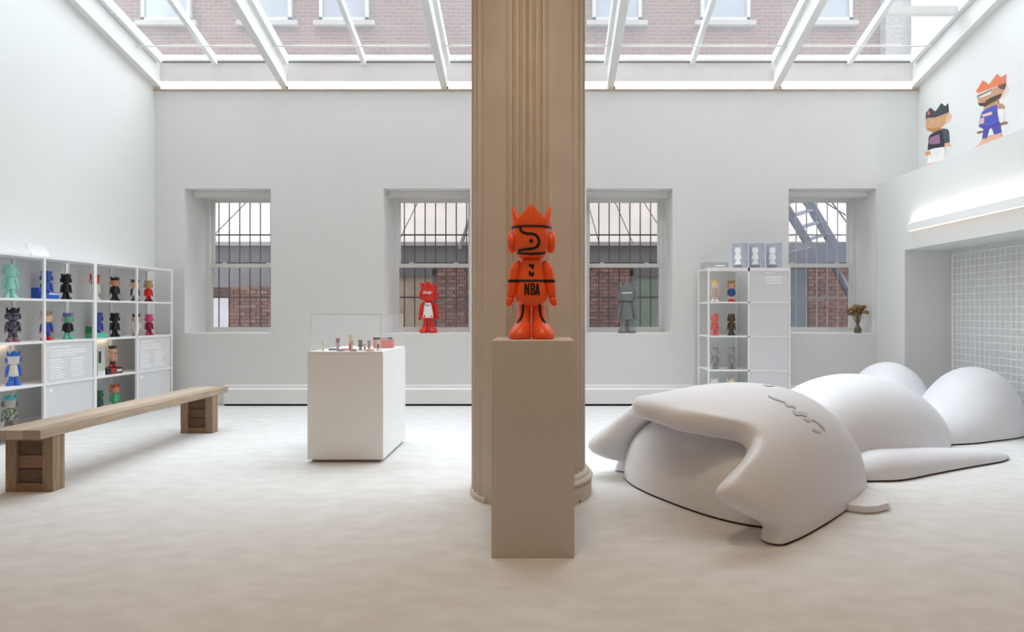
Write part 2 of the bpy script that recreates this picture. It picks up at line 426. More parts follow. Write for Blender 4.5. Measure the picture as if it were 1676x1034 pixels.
# upper windows (sills in view through the skylight)
M_stone = pm('stone_sill', (142, 137, 134), .9, .05, 5)
M_upane = pm('upper_window_pane', (128, 136, 144), .15, .1, 1.5, spec=.7)
for cx in (262, 430, 558, 1012, 1192, 1362):
    x = ox(cx); wv = bpy.data.objects.new('window', None)
    bm = NB(); box(bm, x - .62, x + .62, .16, .30, oz(34) + .05, oz(26) + .05); st = O('window_sill', bm, M_stone, nb)
    bm = NB(); x0, x1, z0, z1 = x - .5, x + .5, oz(26) + .05, oz(26) + 1.75
    box(bm, x0, x0 + .07, .17, .26, z0, z1); box(bm, x1 - .07, x1, .17, .26, z0, z1); box(bm, x0, x1, .17, .26, z1 - .07, z1); box(bm, x0, x1, .17, .26, z0, z0 + .06); box(bm, x0, x1, .17, .26, (z0+z1)/2 - .03, (z0+z1)/2 + .03)
    f = O('window', bm, pm('old_window_frame', (158, 158, 158), .6, .05), nb)
    bm = NB(); box(bm, x0 + .07, x1 - .07, .20, .24, z0 + .06, z1 - .07); O('pane', bm, M_upane, f)
# grey soot-stained pier and pale plastered chimney stack at the right
bm = NB(); box(bm, ox(1452), ox(1494), .05, .3, 5.0, 10.2); O('pier', bm, pm('grey_brick_pier', (128, 124, 122), .9, .2, 20), nb)
bm = NB(); box(bm, ox(1494), ox(1640), -.1, .3, 5.0, 10.2); O('plaster_pier', bm, pm('pale_plaster_pier', (214, 212, 206), .9, .03, 2), nb)
# ground floor bays: frames and glazed panels at the lower panes
YL = YO - .55
def bay(name, pxa, pxb, pya, pyb, col, y=YL, rough=.6, var=.1, th=.1):
    bm = NB(); box(bm, ox(pxa, y), ox(pxb, y), y - YO, y - YO + th, max(oz(pyb, y), 0) + .05, oz(pya, y) + .05)
    return O(name, bm, pm(name + '_%d_%d_%d' % col, col, rough, var, 3), nb)
bay('shop_window', 640, 712, 440, 640, (150, 132, 112), rough=.4, var=.25)
bay('shop_window', 1036, 1100, 440, 640, (112, 128, 114), rough=.4, var=.15)
bay('lintel', 630, 716, 432, 452, (88, 86, 86), YL - .03)
bay('lintel', 1030, 1105, 432, 452, (88, 90, 88), YL - .03)
bay('window_post', 708, 716, 440, 640, (78, 72, 68), YL - .03)
bay('window_post', 1030, 1037, 440, 640, (92, 88, 84), YL - .03)
bay('door_panel', 336, 376, 486, 640, (206, 206, 208), YL - .02)
bay('lower_wall', 330, 450, 432, 470, (116, 112, 114), YL - .01)
bay('blue_door', 1290, 1322, 440, 640, (104, 112, 122), YL - .02)
# bricks of the ground-floor piers, one by one
M_mortar = pm('mortar', (138, 128, 122), .95, .06, 12)
M_br = [pm('brick_red', (124, 88, 78), .9, .12, 18, .2, 60), pm('brick_brown', (108, 80, 72), .9, .12, 18, .2, 60), pm('brick_pale', (138, 104, 92), .9, .12, 18, .2, 60)]
bmk = NB(); box(bmk, -.1, .1, -.03, .03, -.0295, .0295)
brick_me = bpy.data.meshes.new('brick'); bmk.to_mesh(brick_me); bmk.free(); brick_me.materials.append(M_br[0])
nbricks = 0
for pxa, pxb, pya, pyb in ((716, 776, 436, 546), (958, 1031, 436, 546), (1322, 1396, 440, 546), (376, 446, 470, 546)):
    xa, xb, za, zb = ox(pxa, YL), ox(pxb, YL), oz(pyb, YL), oz(pya, YL)
    bm = NB(); box(bm, xa - .02, xb + .02, YL - YO, YL - YO + .3, .05, zb + .05); pier = O('brick_pier', bm, M_mortar, nb)
    z = za; r = 0
    while z + .03 < zb:
        x = xa + .1 - (.105 if r % 2 else 0)
        while x - .05 < xb:
            l_, r_ = max(x - .1, xa), min(x + .1, xb)
            if nbricks < 300 and r_ - l_ > .04:
                bo = O('brick', brick_me, M_br[random.choice((0, 0, 1, 2))], pier); bo.scale.x = (r_ - l_) / .2
                bo.location = ((l_ + r_) / 2, YL - YO - .015 + random.uniform(-.006, .006), z + .05 + .03); nbricks += 1
            x += .212
        z += .069; r += 1
# outdoor iron stair seen through the right-hand window
M_iron = pm('blue_grey_iron', (104, 110, 124), .55, .12, 8)
YS = 10.6
fs = thing('fire_escape_stair', 'blue grey iron stair climbing outside the right window', 'fire escape', (ox(1330, YS), YS, -.05))
def S(px, py, dy=0.0): return Vector((ox(px, YS + dy), YS + dy, oz(py, YS + dy)))
def plank(bm, a, b, wdt, th):
    """flat bar from a to b: wdt in the x-z plane, th in y"""
    d = (b - a).normalized(); n = Vector((-d.z, 0, d.x)) * wdt / 2; t = Vector((0, th / 2, 0))
    hexa(bm, [a - n - t, a + n - t, b + n - t, b - n - t, a - n + t, a + n + t, b + n + t, b - n + t])
    bmesh.ops.recalc_face_normals(bm, faces=bm.faces); return bm
bm = NB(); plank(bm, S(1276, 322), S(1336, 420), .13, .05); O('stringer', bm, M_iron, fs, world=True)
bm = NB(); plank(bm, S(1312, 312, .6), S(1376, 420, .6), .17, .05); O('stringer', bm, M_iron, fs, world=True)
for i in range(5):
    t = (i + .3) / 5.0
    a = S(1276 + 60 * t, 326 + 98 * t); b = S(1308 + 64 * t, 316 + 98 * t, .6)
    bm = NB(); hexa(bm, [a + Vector((0, 0, -.03)), b + Vector((0, 0, -.03)), b + Vector((.12, 0, -.03)), a + Vector((.12, 0, -.03)),
                         a, b, b + Vector((.12, 0, 0)), a + Vector((.12, 0, 0))]); bmesh.ops.recalc_face_normals(bm, faces=bm.faces)
    O('tread', bm, M_iron, fs, world=True)
bm = NB(); plank(bm, S(1230, 420), S(1420, 414), .34, .7); O('landing', bm, M_iron, fs, world=True)
for a, b in (((1322, 318), (1362, 408)), ((1352, 318), (1392, 372)), ((1330, 318), (1384, 352)), ((1355, 415), (1400, 500))):
    bm = NB(); tube(bm, [S(*a, -.2), S(*b, -.2)], .012 if b[1] < 480 else .06, 6); O('brace', bm, M_iron, fs, world=True)
for px in (1296, 1408):
    bm = NB(); tube(bm, [(ox(px, YS), YS + .2, -.05), (ox(px, YS), YS + .2, oz(414, YS))], .04, 8); O('post', bm, M_iron, fs, world=True)
# slack stay wires in front of the pale band
M_wire = pm('stay_wire_grey', (120, 116, 114), .6, .05)
for a, b, lb in (((335, 400), (412, 322), 'thin stay wire outside the window left of the display case'), ((650, 400), (690, 318), 'thin stay wire at the left outside the window with the red toy'),
             ((752, 408), (775, 340), 'thick brace outside the window with the red toy'), ((1002, 320), (1036, 398), 'middle stay wire outside the window with the grey toy'),
             ((962, 332), (980, 396), 'left stay wire outside the window with the grey toy'), ((1050, 325), (1085, 380), 'right stay wire outside the window with the grey toy')):
    yy = YO - .5
    bm = NB(); r_ = .035 if 'thick' in lb else .010
    pa = Vector((ox(a[0], yy), yy, oz(a[1], yy))); pb = Vector((ox(b[0], yy), yy, oz(b[1], yy)))
    if pa.z > pb.z: pa, pb = pb, pa
    d = pb - pa; pa = pa - d * ((pa.z - oz(404)) / d.z) if pa.z > oz(404) else pa
    pb = pb + d * max(0, (4.9 - pb.z) / d.z)
    tube(bm, [pa, pb, pb + Vector((0, .3, 0))], r_, 6); O('stay_wire', bm, M_wire, nb, world=True)

# ------------------------------------------------------------------ column
CX, CY, CR = -0.084, 4.19, 0.388
col = thing('fluted_column', 'tall cream cast column with flutes and flat panels behind the tan pedestal', 'column', (CX, CY, 0))
def col_r(t):
    """outline radius at angle t (0 = towards the camera)"""
    t = abs((t + PI) % (2 * PI) - PI)
    if t > PI / 2: t = PI - t
    d = math.degrees(t)
    if 20.4 <= d <= 46.7:                                 # flat panel: straight chord
        m = R(33.55); return CR * math.cos(R(13.15)) / math.cos(t - m) * 1.0
    if d < 20.4:                                          # centre flutes, sunk between the panels
        q = (d % 6.8) / 6.8
        return CR - .004 - .034 * math.sin(PI * q) ** 0.7 - .010 * math.cos(R(d * 90 / 20.4))
    q = ((d - 46.7) % 10.825) / 10.825                     # side flutes
    return CR - .022 * math.sin(PI * min(1, max(0, (q - .08) / .84))) ** 0.7
NA = 720
bm = NB()
ring = [(math.sin(2*PI*i/NA) * col_r(2*PI*i/NA), -math.cos(2*PI*i/NA) * col_r(2*PI*i/NA)) for i in range(NA)]
rings(bm, [[(x, y, z) for x, y in ring] for z in (0.0, 1.2, 2.4, 3.92)])
O('shaft', bm, M_col, col, auto=28)
# base mouldings: a full drum with torus at the right, a low ring at the left
def arc_sweep(prof, a0, a1, n=40):
    bm = NB(); rs = []
    for i in range(n + 1):
        t = a0 + (a1 - a0) * i / n
        rs.append([(math.sin(t) * r, -math.cos(t) * r, z) for r, z in prof])
    return rings(bm, rs)
prof = [(.34, 0), (.432, 0), (.432, .10), (.425, .104), (.425, .110), (.438, .116), (.440, .128), (.432, .140), (.418, .145), (.414, .160), (.402, .172), (.34, .178)]
O('base_moulding', arc_sweep(prof, R(38), R(160)), M_col, col, auto=40)
prof = [(.34, 0), (.396, 0), (.400, .018), (.394, .034), (.34, .048)]
O('base_ring', arc_sweep(prof, R(-160), R(-44)), M_col, col, auto=40)
bm = NB(); ball(bm, (.33, -.265, .012), (.012, .012, .012)); O('bolt', bm, M_dark, col)

# ------------------------------------------------------------------ pedestal in front of the column
bm = NB(); box(bm, -.246, .168, 0, .415, 0, 1.083, .003)
ped = O('pedestal', bm, M_ped, None, loc=(0, 3.042, 0)); tag(ped, 'tall plain tan pedestal under the orange toy figure', 'pedestal')

# ------------------------------------------------------------------ toy figures (unit height, facing -y)
def mesh_of(bm, name, smooth=True, auto=None):
    me = bpy.data.meshes.new(name); bm.to_mesh(me); bm.free()
    for p in me.polygons: p.use_smooth = smooth
    if auto: me.set_sharp_from_angle(angle=R(auto))
    me.materials.append(M_white)
    return me
def lathe(prof, sy=1.0, n=32, cy=0.0):
    bm = NB(); rings(bm, [ell(0, cy, z, r, r * sy, n) for z, r in prof]); return bm
def head_r(z): 
    t = [(.603, .030), (.608, .070), (.618, .098), (.635, .117), (.66, .130), (.70, .1415), (.745, .1475), (.80, .149), (.84, .147), (.857, .140), (.862, .10)]
    for (z0, r0), (z1, r1) in zip(t, t[1:]):
        if z0 <= z <= z1: return r0 + (r1 - r0) * (z - z0) / (z1 - z0)
    return .1
def toy_head():
    zs = [.603, .608, .618, .635, .66, .68, .70, .72, .745, .77, .80, .82, .84, .857, .862]
    return lathe([(z, head_r(z)) for z in zs], .93)
def toy_torso():
    return lathe([(.243, .045), (.247, .075), (.258, .1), (.28, .115), (.31, .1205), (.35, .1195), (.40, .113), (.45, .106), (.50, .099), (.55, .094), (.578, .089), (.597, .080), (.608, .062), (.613, .04)], .86)
def toy_arm(s):
    bm = NB()
    pts = [(.072, 0, .580), (.092, 0, .576), (.110, 0, .556), (.126, 0, .51), (.136, 0, .45), (.146, -.004, .39), (.155, -.008, .34), (.160, -.010, .315)]
    tube(bm, [(s * x, y, z) for x, y, z in pts], [.008, .026, .039, .043, .042, .038, .033, .030], 14); return bm
def toy_hand(s):
    bm = NB(); tube(bm, [(s * .157, -.009, .325), (s * .163, -.012, .295), (s * .174, -.016, .272), (s * .186, -.02, .262), (s * .194, -.022, .262)], [.026, .030, .028, .020, .006], 12); return bm
def toy_leg(s):
    bm = NB(); rings(bm, [ell(s * cx, cy, z, rx, ry, 20) for z, cx, cy, rx, ry in
        ((.09, .066, -.014, .060, .085), (.13, .062, -.006, .056, .072), (.17, .056, 0, .0515, .064), (.22, .052, .002, .048, .060), (.285, .050, .002, .046, .058))]); return bm
def toy_shoe(s):
    bm = NB(); rings(bm, [ell(s * cx, cy, z, rx, ry, 24) for z, cx, cy, rx, ry in
        ((0, .089, -.045, .078, .118), (.008, .089, -.046, .084, .125), (.03, .089, -.046, .0855, .127), (.055, .086, -.042, .082, .120), (.08, .078, -.030, .074, .106), (.105, .068, -.016, .064, .089), (.125, .063, -.008, .058, .076))]); return bm
def toy_ear(s):
    bm = NB(); rs = []
    for t, k in ((.0, .72), (.12, .92), (.35, 1.0), (.7, .97), (.92, .80), (1.0, .45)):
        rs.append([(s * (.125 + .058 * t), .005 + .070 * k * math.cos(2*PI*i/20), .733 + .083 * k * math.sin(2*PI*i/20)) for i in range(20)])
    rings(bm, rs); return bm
def crown_z(t):
    """height of the crown rim at angle t from the front: points at 0, 66, 123 and 180 degrees"""
    d = abs(math.degrees((t + PI) % (2 * PI) - PI))
    tab = [(0, 1.0), (8, .982), (38, .902), (46, .905), (60, .985), (66, .997), (72, .99), (92, .905), (100, .905), (123, .99), (150, .905), (180, .992)]
    for (a, za), (b, zb) in zip(tab, tab[1:]):
        if a <= d <= b: return za + (zb - za) * (d - a) / (b - a)
    return .9
def toy_crown():
    bm = NB(); n = 72; V = []
    for i in range(n):
        t = 2 * PI * i / n; zt = crown_z(t); s, c = math.sin(t), -math.cos(t) * .93
        fl = .148 + .012 * (zt - .845) / .155
        pr = [(.1465, .838), (.1515, .846), (.1515, .87), (fl + .001, zt - .012), (fl - .004, zt), (fl - .016, zt - .004), (.132, .88), (.06, .872)]
        V.append([bm.verts.new((s * r, c * r, min(z, zt) if k < 6 else min(z, zt - .01))) for k, (r, z) in enumerate(pr)])
    for i in range(n):
        j = (i + 1) % n
        for k in range(len(V[0]) - 1): bm.faces.new((V[i][k], V[j][k], V[j][k+1], V[i][k+1]))
    bm.faces.new([V[i][-1] for i in range(n)])
    bmesh.ops.recalc_face_normals(bm, faces=bm.faces); return bm
TOY = {'crown': mesh_of(toy_crown(), 'crown', auto=50), 'head': mesh_of(toy_head(), 'head'), 'torso': mesh_of(toy_torso(), 'torso')}
for s, k in ((-1, 'r'), (1, 'l')):
    TOY['arm' + k] = mesh_of(toy_arm(s), 'arm'); TOY['hand' + k] = mesh_of(toy_hand(s), 'hand')
    TOY['leg' + k] = mesh_of(toy_leg(s), 'leg'); TOY['shoe' + k] = mesh_of(toy_shoe(s), 'shoe'); TOY['ear' + k] = mesh_of(toy_ear(s), 'ear')
def vinyl(c): return pm('vinyl_%d_%d_%d' % tuple(c), c, .38, .05, 9, spec=.45)
def camo(c1, c2):
    nm = 'vinyl_camo_%d_%d_%d' % tuple(c1)
    m = pm(nm, c1, .4, .05, 9)
    n = m.node_tree.nodes; l = m.node_tree.links
    r = [x for x in n if x.type == 'VALTORGB'][0]; z = [x for x in n if x.type == 'TEX_NOISE'][0]
    z.inputs['Scale'].default_value = 14; r.color_ramp.interpolation = 'CONSTANT'
    r.color_ramp.elements[0].position = 0.0; r.color_ramp.elements[1].position = .5
    r.color_ramp.elements[0].color = rgb(*c1); r.color_ramp.elements[1].color = rgb(*c2)
    return m
def toy(label, loc, h, rz, group=None, **c):
    """crowned toy: base colour all over, each part overridable (crown, head, ear, torso, arm, hand, leg, shoe)"""
    base = c.get('base')
    def mt(k):
        v = c.get(k, base)
        return v if isinstance(v, bpy.types.Material) else vinyl(v)
    t = thing('toy_figure', label, 'toy figure', loc, rz, group); t.scale = (h, h, h)
    O('crown', TOY['crown'], mt('crown'), t); hd = O('head', TOY['head'], mt('head'), t); O('torso', TOY['torso'], mt('torso'), t)
    for k in 'rl':
        a = O('arm', TOY['arm' + k], mt('arm'), t); O('hand', TOY['hand' + k], mt('hand'), a)
        g = O('leg', TOY['leg' + k], mt('leg'), t); O('shoe', TOY['shoe' + k], mt('shoe'), g)
        O('ear', TOY['ear' + k], mt('ear'), hd)
    return t
# printed marks laid on the toy's surface
_b = NB()
for k, me in TOY.items(): _b.from_mesh(me)
TOYBVH = BVHTree.FromBMesh(_b); _b.free()
def on_front(x, z, off=.0025):
    hit = TOYBVH.ray_cast(Vector((x, -2, z)), Vector((0, 1, 0)))
    if hit[0] is None: return Vector((x, 0, z))
    return hit[0] + Vector((0, -off, 0))
def resample(path, step):
    out = [Vector(path[0])]
    for a, b in zip(path, path[1:]):
        a, b = Vector(a), Vector(b); n = max(1, int((b - a).length / step))
        out += [a + (b - a) * (i + 1) / n for i in range(n)]
    return out
def ribbon(path, wd, off=.0025, step=.006, proj=on_front):
    """flat print: a stroke of width wd following a path of (x, z), laid on the surface"""
    bm = NB(); p = resample(path, step); L = []
    for i, q in enumerate(p):
        d = (p[min(i+1, len(p)-1)] - p[max(i-1, 0)]).normalized(); n = Vector((-d.y, d.x)) * wd / 2
        L.append([bm.verts.new(proj(*(q + n * s), off)) for s in (-1, 0, 1)])
    for a, b in zip(L, L[1:]):
        for k in (0, 1): bm.faces.new((a[k], a[k+1], b[k+1], b[k]))
    return bm
def fill(poly, off=.0025, proj=on_front, cuts=2):
    bm = NB(); f = bm.faces.new([bm.verts.new((x, 0, z)) for x, z in poly])
    bmesh.ops.triangulate(bm, faces=[f])
    bmesh.ops.subdivide_edges(bm, edges=bm.edges[:], cuts=cuts, use_grid_fill=True)
    for v in bm.verts: v.co = proj(v.co.x, v.co.z, off)
    return bm
def text_mesh(body, width, height, cx, cz, shear=0.0, bold=0.0, proj=on_front, off=.0025, space=1.0):
    cu = bpy.data.curves.new('lettering', 'FONT'); cu.body = body; cu.align_x = 'CENTER'; cu.shear = shear; cu.offset = bold; cu.space_character = space; cu.resolution_u = 3
    ob = bpy.data.objects.new('lettering', cu); C.objects.link(ob)
    bpy.context.view_layer.update()
    me = bpy.data.meshes.new_from_object(ob.evaluated_get(bpy.context.evaluated_depsgraph_get()))
    bpy.data.objects.remove(ob); bpy.data.curves.remove(cu)
    xs_ = [v.co.x for v in me.vertices]; ys_ = [v.co.y for v in me.vertices]
    x0, x1, y0, y1 = min(xs_), max(xs_), min(ys_), max(ys_)
    bm = NB(); bm.from_mesh(me); bpy.data.meshes.remove(me)
    for v in bm.verts:
        v.co = Vector(((v.co.x - x0) / (x1 - x0) * width - width / 2 + cx, 0, (v.co.y - y0) / (y1 - y0) * height - height / 2 + cz))
    long_ = [e for e in bm.edges if e.calc_length() > .02]
    if long_: bmesh.ops.subdivide_edges(bm, edges=long_, cuts=3)
    bmesh.ops.triangulate(bm, faces=bm.faces[:])
    for v in bm.verts: v.co = proj(v.co.x, v.co.z, off)
    return bm
def U(x, y): return ((x - 327) / 899.0, (967 - y) / 899.0)     # measured drawing of the toy -> unit figure

# big orange basketball toy on the pedestal
ORANGE = (255, 98, 42)
t = toy('large orange crowned toy figure with black lines and black lettering on the tan pedestal', (-.049, 3.26, 1.083), .70, 0, base=ORANGE)
M_blk = pm('black_print', (30, 20, 18), .5, .05, 20)
def printed(name, bm, m, parent): return O(name, bm, m, parent, smooth=True)
printed('face_line', ribbon([U(*q) for q in ((250, 212), (254, 235), (270, 254), (300, 264), (335, 264), (362, 276), (378, 300), (380, 325), (366, 350), (340, 362), (300, 366), (238, 372))], .019), M_blk, t)
printed('eye_dot', fill([(U(327, 312)[0] + .015 * math.cos(k*PI/8), U(327, 312)[1] + .015 * math.sin(k*PI/8)) for k in range(16)]), M_blk, t)
printed('chin_line', ribbon([U(*q) for q in ((232, 384), (260, 392), (327, 396), (394, 392), (422, 384))], .018), M_blk, t)
bm = NB(); rings(bm, [ell(0, 0, z, r, r * .93, 48) for z, r in ((.834, .1495), (.835, .1535), (.846, .1545), (.848, .150))], cap0=False, cap1=False); printed('crown_line', bm, M_blk, t)
bm = NB(); rings(bm, [ell(0, 0, z, r, r * .86, 48) for z, r in ((.428, .1085), (.429, .1115), (.446, .1085), (.447, .104))], cap0=False, cap1=False); printed('waist_line', bm, M_blk, t)
for s in (-1, 1):
    bm = NB(); rings(bm, [ell(s * .1385, -.001, z, .0435, .0435, 20) for z in (.428, .447)], cap0=False, cap1=False); printed('arm_line', bm, M_blk, t)
    printed('leg_line', ribbon([(s * x, z) for x, z in ((.062, .262), (.064, .225), (.067, .19), (.074, .165), (.090, .140), (.112, .118))], .018), M_blk, t)
_l = NB()
for st in ([(286, 592), (286, 671)], [(288, 594), (308, 669)], [(310, 592), (310, 671)],
           [(328, 592), (328, 671)], [(322, 597), (344, 598), (347, 606), (347, 620), (342, 629), (328, 630)], [(328, 632), (343, 634), (348, 644), (348, 658), (343, 665), (322, 666)],
           [(357, 671), (368, 592)], [(379, 671), (370, 592)], [(361, 652), (376, 652)]):
    _r = ribbon([U(*q) for q in st], .0125, .0026); _m = bpy.data.meshes.new('stroke'); _r.to_mesh(_m); _r.free(); _l.from_mesh(_m); bpy.data.meshes.remove(_m)
printed('lettering', _l, M_blk, t)
# the small upright emblem on the chest
for poly in (((310, 462), (345, 462), (345, 490), (338, 505), (333, 492), (333, 476), (318, 480), (310, 478)),
             ((310, 510), (320, 508), (333, 528), (337, 512), (345, 514), (345, 536), (338, 546), (322, 544), (310, 536))):
    printed('emblem', fill([U(*q) for q in poly]), M_blk, t)

# red toy and grey toy on the window sills
RED = (214, 40, 34)
tr = toy('red crowned toy figure with white bib and white script on the window sill', (-1.518, 8.28, WZ0 + .006), .695, R(4), base=RED)
M_wpr = pm('white_print', (240, 238, 236), .5, .02, 20)
bib = [(-.082, .575), (-.06, .588), (.03, .588), (.05, .575), (.085, .40), (.093, .315), (.08, .295), (-.09, .295), (-.105, .315), (-.098, .40)]
printed('bib', fill(bib, .004, cuts=3), M_wpr, tr)
printed('script', text_mesh('Kelly', .19, .07, -.01, .775, shear=.5, bold=.015), M_wpr, tr)
printed('bib_mark', fill([(-.05, .545), (.02, .545), (.03, .52), (-.06, .52)], .006), pm('grey_blue_print', (150, 160, 172), .5), tr)
tg = toy('dark grey crowned toy figure with white script across its face on the window sill', (1.165, 8.24, WZ0 + .006), .70, R(-6), base=(122, 126, 126))
printed('script', ribbon([(-.10, .758), (-.09, .772), (-.08, .758), (-.06, .770), (-.045, .760), (-.03, .772), (-.01, .760), (.01, .774), (.03, .760), (.05, .772), (.065, .782), (.075, .764), (.095, .776)], .018), M_wpr, tg)

# ------------------------------------------------------------------ shelving
def bar_box(bm, a, b, hw, hh):
    """rectangular bar along the local frame, from a to b (axis aligned)"""
    box(bm, min(a[0], b[0]) - hw, max(a[0], b[0]) + hw, min(a[1], b[1]) - hw, max(a[1], b[1]) + hw, min(a[2], b[2]) - hh, max(a[2], b[2]) + hh)
SH_Z = [.09, .51, .93, 1.35, 1.77]
M_frost = pm('frosted_panel', (222, 223, 226), .5, .01, 3)
M_back = pm('shelf_back_panel', (214, 216, 216), .6, .01, 3)
M_ink_w = pm('white_vinyl_text', (250, 250, 250), .5, .0, 3)
M_glow = emis('shelf_led', (255, 226, 190), 6.0)
def text_rows(bm, x0, x1, ztop, y, rows, rowh, seed):
    """thin raised rows standing for lines of print"""
    rnd = random.Random(seed); z = ztop
    for k in range(rows):
        x = x0
        ln = (x1 - x0) * (.55 if k == 0 else rnd.uniform(.7, 1.0)) if k < 4 else (x1 - x0) * rnd.uniform(.28, .42)
        box(bm, x0, x0 + ln, y - .002, y, z - rowh * .5, z)
        if k >= 4:
            xm = x0 + (x1 - x0) * .56; box(bm, xm, xm + (x1 - x0) * rnd.uniform(.26, .44), y - .002, y, z - rowh * .5, z)
        z -= rowh * (1.5 if k in (0, 3) else 1.0)
# left unit. Local frame: x runs along the wall away from the camera, y towards the wall, front at y = 0
LY0, LY1 = 4.82, 7.905
LF = 0.35
ang = math.atan2(1, SPL)                       # direction of the wall in plan
lx0 = -5.402 + .08 * LY0
def lshelf_local(o, y_at): return (y_at - LY0) / math.sin(ang)
LP = [lshelf_local(0, y) for y in (4.82, 5.44, 6.06, 6.68, 7.30, 7.905)]
ls = thing('shelf_unit', 'long low white cube shelf full of toy figures along the left wall', 'shelf', (lx0, LY0, 0), ang)
for i, x in enumerate(LP):
    hw = .020 if i == 3 else .012
    for y in (.012, LF - .012):
        bm = NB(); box(bm, x - hw, x + hw, y - .012, y + .012, 0, SH_Z[-1] + .012); O('post', bm, M_shelf, ls)
for k, z in enumerate(SH_Z):
    bm = NB(); box(bm, LP[0] + .012, LP[3] - .02, .0, LF, z - .011, z + .011); O('shelf_board', bm, M_shelf, ls)
    bm = NB(); box(bm, LP[3] + .02, LP[5] - .012, .0, LF, z - .011, z + .011); O('shelf_board', bm, M_shelf, ls)
for i in range(5):
    bm = NB(); box(bm, LP[i] + .02, LP[i+1] - .02, LF - .008, LF - .003, .10, SH_Z[-1] - .012); O('back_panel', bm, M_back, ls)
for i in (2, 4):
    for k in (0, 1):
        bm = NB(); box(bm, LP[i] + .022, LP[i+1] - .022, .012, .018, SH_Z[k] + .012, SH_Z[k+1] - .012); pn = O('text_panel', bm, M_frost, ls)
        if k == 1:
            bm = NB(); text_rows(bm, LP[i] + .07, LP[i+1] - .12, SH_Z[2] - .05, .0118, 12, .026, i); tx = O('print', bm, M_ink_w, pn); tx['kind'] = 'stuff'
        else:
            bm = NB(); box(bm, LP[i] + .06, LP[i] + .10, .0098, .0118, SH_Z[1] - .085, SH_Z[1] - .05); O('print', bm, M_ink_w, pn)
for i in (1, 3):
    bm = NB(); box(bm, LP[i] + .06, LP[i+1] - .06, LF - .06, LF - .03, SH_Z[2] - .022, SH_Z[2] - .0125); O('light_strip', bm, M_glow, ls)

def LS(px, depth=.17):
    """plan position on the left shelf, depth behind its front, that shows at pixel column px"""
    r = (px - VPX) / FPX; y = (-5.402 - depth) / (r - .08)
    return r * y, y
GRP = 'toy figures on the left shelf'
SKIN, SKIN2 = (222, 178, 142), (196, 140, 104)
def ltoy(label, px, row, h=.285, turn=52, depth=.17, **c):
    x, y = LS(px, depth); return toy(label, (x, y, SH_Z[row] + .0112), h, R(turn), GRP, **c)
ltoy('mint green toy figure at the left end of the top shelf row', 17, 3, .335, 42, base=(150, 216, 204))
ltoy('blue toy figure behind a blue box on the top shelf row', 76, 3, .30, base=(56, 92, 186), depth=.22)
ltoy('all black toy figure in the second bay of the top shelf row', 108, 3, .28, 58, base=(24, 24, 26))
ltoy('toy figure with red crown and white outfit behind the thick shelf post', 155, 3, .30, base=(220, 214, 208), crown=(206, 58, 46), head=(206, 58, 46), ear=SKIN)
ltoy('toy figure with black crown, tan face and black jersey on the top shelf row', 188, 3, .285, base=(30, 30, 34), head=SKIN2, ear=SKIN2, hand=SKIN2)
ltoy('toy figure with dark crown and grey green shoes behind the thin post, top row', 221, 3, .275, base=(62, 60, 58), head=SKIN, ear=SKIN, torso=(230, 228, 224), leg=(112, 116, 92))
ltoy('toy figure with tan head and bright red suit on the top shelf row', 243, 3, .275, base=(214, 40, 36), crown=(176, 154, 106), head=(186, 150, 106), ear=(176, 154, 106), shoe=(90, 30, 30))
ltoy('dark patterned toy figure with pink hands and feet, left of the second row', 21, 2, .335, 50, base=camo((48, 42, 54), (112, 104, 124)), crown=(34, 32, 38), hand=(208, 142, 122), shoe=(150, 110, 112))
ltoy('toy figure in blue suit with red boots on the second shelf row', 76, 2, .30, 46, base=(52, 74, 168), crown=(176, 142, 104), head=(226, 196, 164), ear=(226, 196, 164), hand=(214, 50, 42), shoe=(214, 50, 42))
ltoy('toy figure with green head, black jacket and mint legs on the second row', 111, 2, .285, 58, base=(118, 196, 168), crown=(110, 110, 168), head=(96, 176, 142), ear=(206, 160, 140), torso=(34, 38, 46), arm=(34, 38, 46))
ltoy('blue toy figure behind a green box on the second shelf row', 160, 2, .29, base=(70, 84, 176), depth=.22)
ltoy('all black toy figure with green chest mark on the second shelf row', 188, 2, .285, 56, base=(28, 30, 32))
ltoy('toy figure with brown crown and white outfit behind the thin post, second row', 223, 2, .275, base=(230, 222, 212), crown=(72, 54, 46), head=(214, 176, 142), ear=(214, 176, 142), shoe=(186, 150, 110), hand=(214, 176, 142))
ltoy('pink headed toy figure in crimson outfit on the second shelf row', 244, 2, .27, base=(150, 32, 62), crown=(220, 84, 128), head=(220, 84, 128), ear=(220, 84, 128), shoe=(186, 60, 92))
ltoy('blue toy figure with white face and white bib on the third shelf row', 22, 1, .335, 46, base=(44, 110, 214), head=(226, 224, 222), torso=(224, 222, 220), ear=(44, 110, 214))
ltoy('toy figure with dark brown crown, bare torso and red boots on a boxed stand', 184, 1, .255, 50, depth=.15, base=(218, 178, 150), crown=(52, 44, 42), torso=(206, 164, 138), leg=(44, 40, 40), shoe=(178, 44, 44)).location.z += .07
ltoy('toy figure with teal crown, grey face and green camouflage on the lowest row', 16, 0, .335, 46, base=camo((92, 106, 88), (168, 172, 160)), crown=(84, 182, 190), head=(176, 172, 168), ear=(112, 96, 84), leg=(120, 112, 100))
ltoy('toy figure with orange red crown and green shirt on the lowest row', 188, 0, .29, 44, base=(84, 176, 130), crown=(196, 86, 58), head=(214, 140, 104), ear=(206, 130, 96))
ltoy('dark green slim toy figure beside the thick post on the lowest row', 162, 0, .24, 60, base=(46, 96, 74), depth=.2)
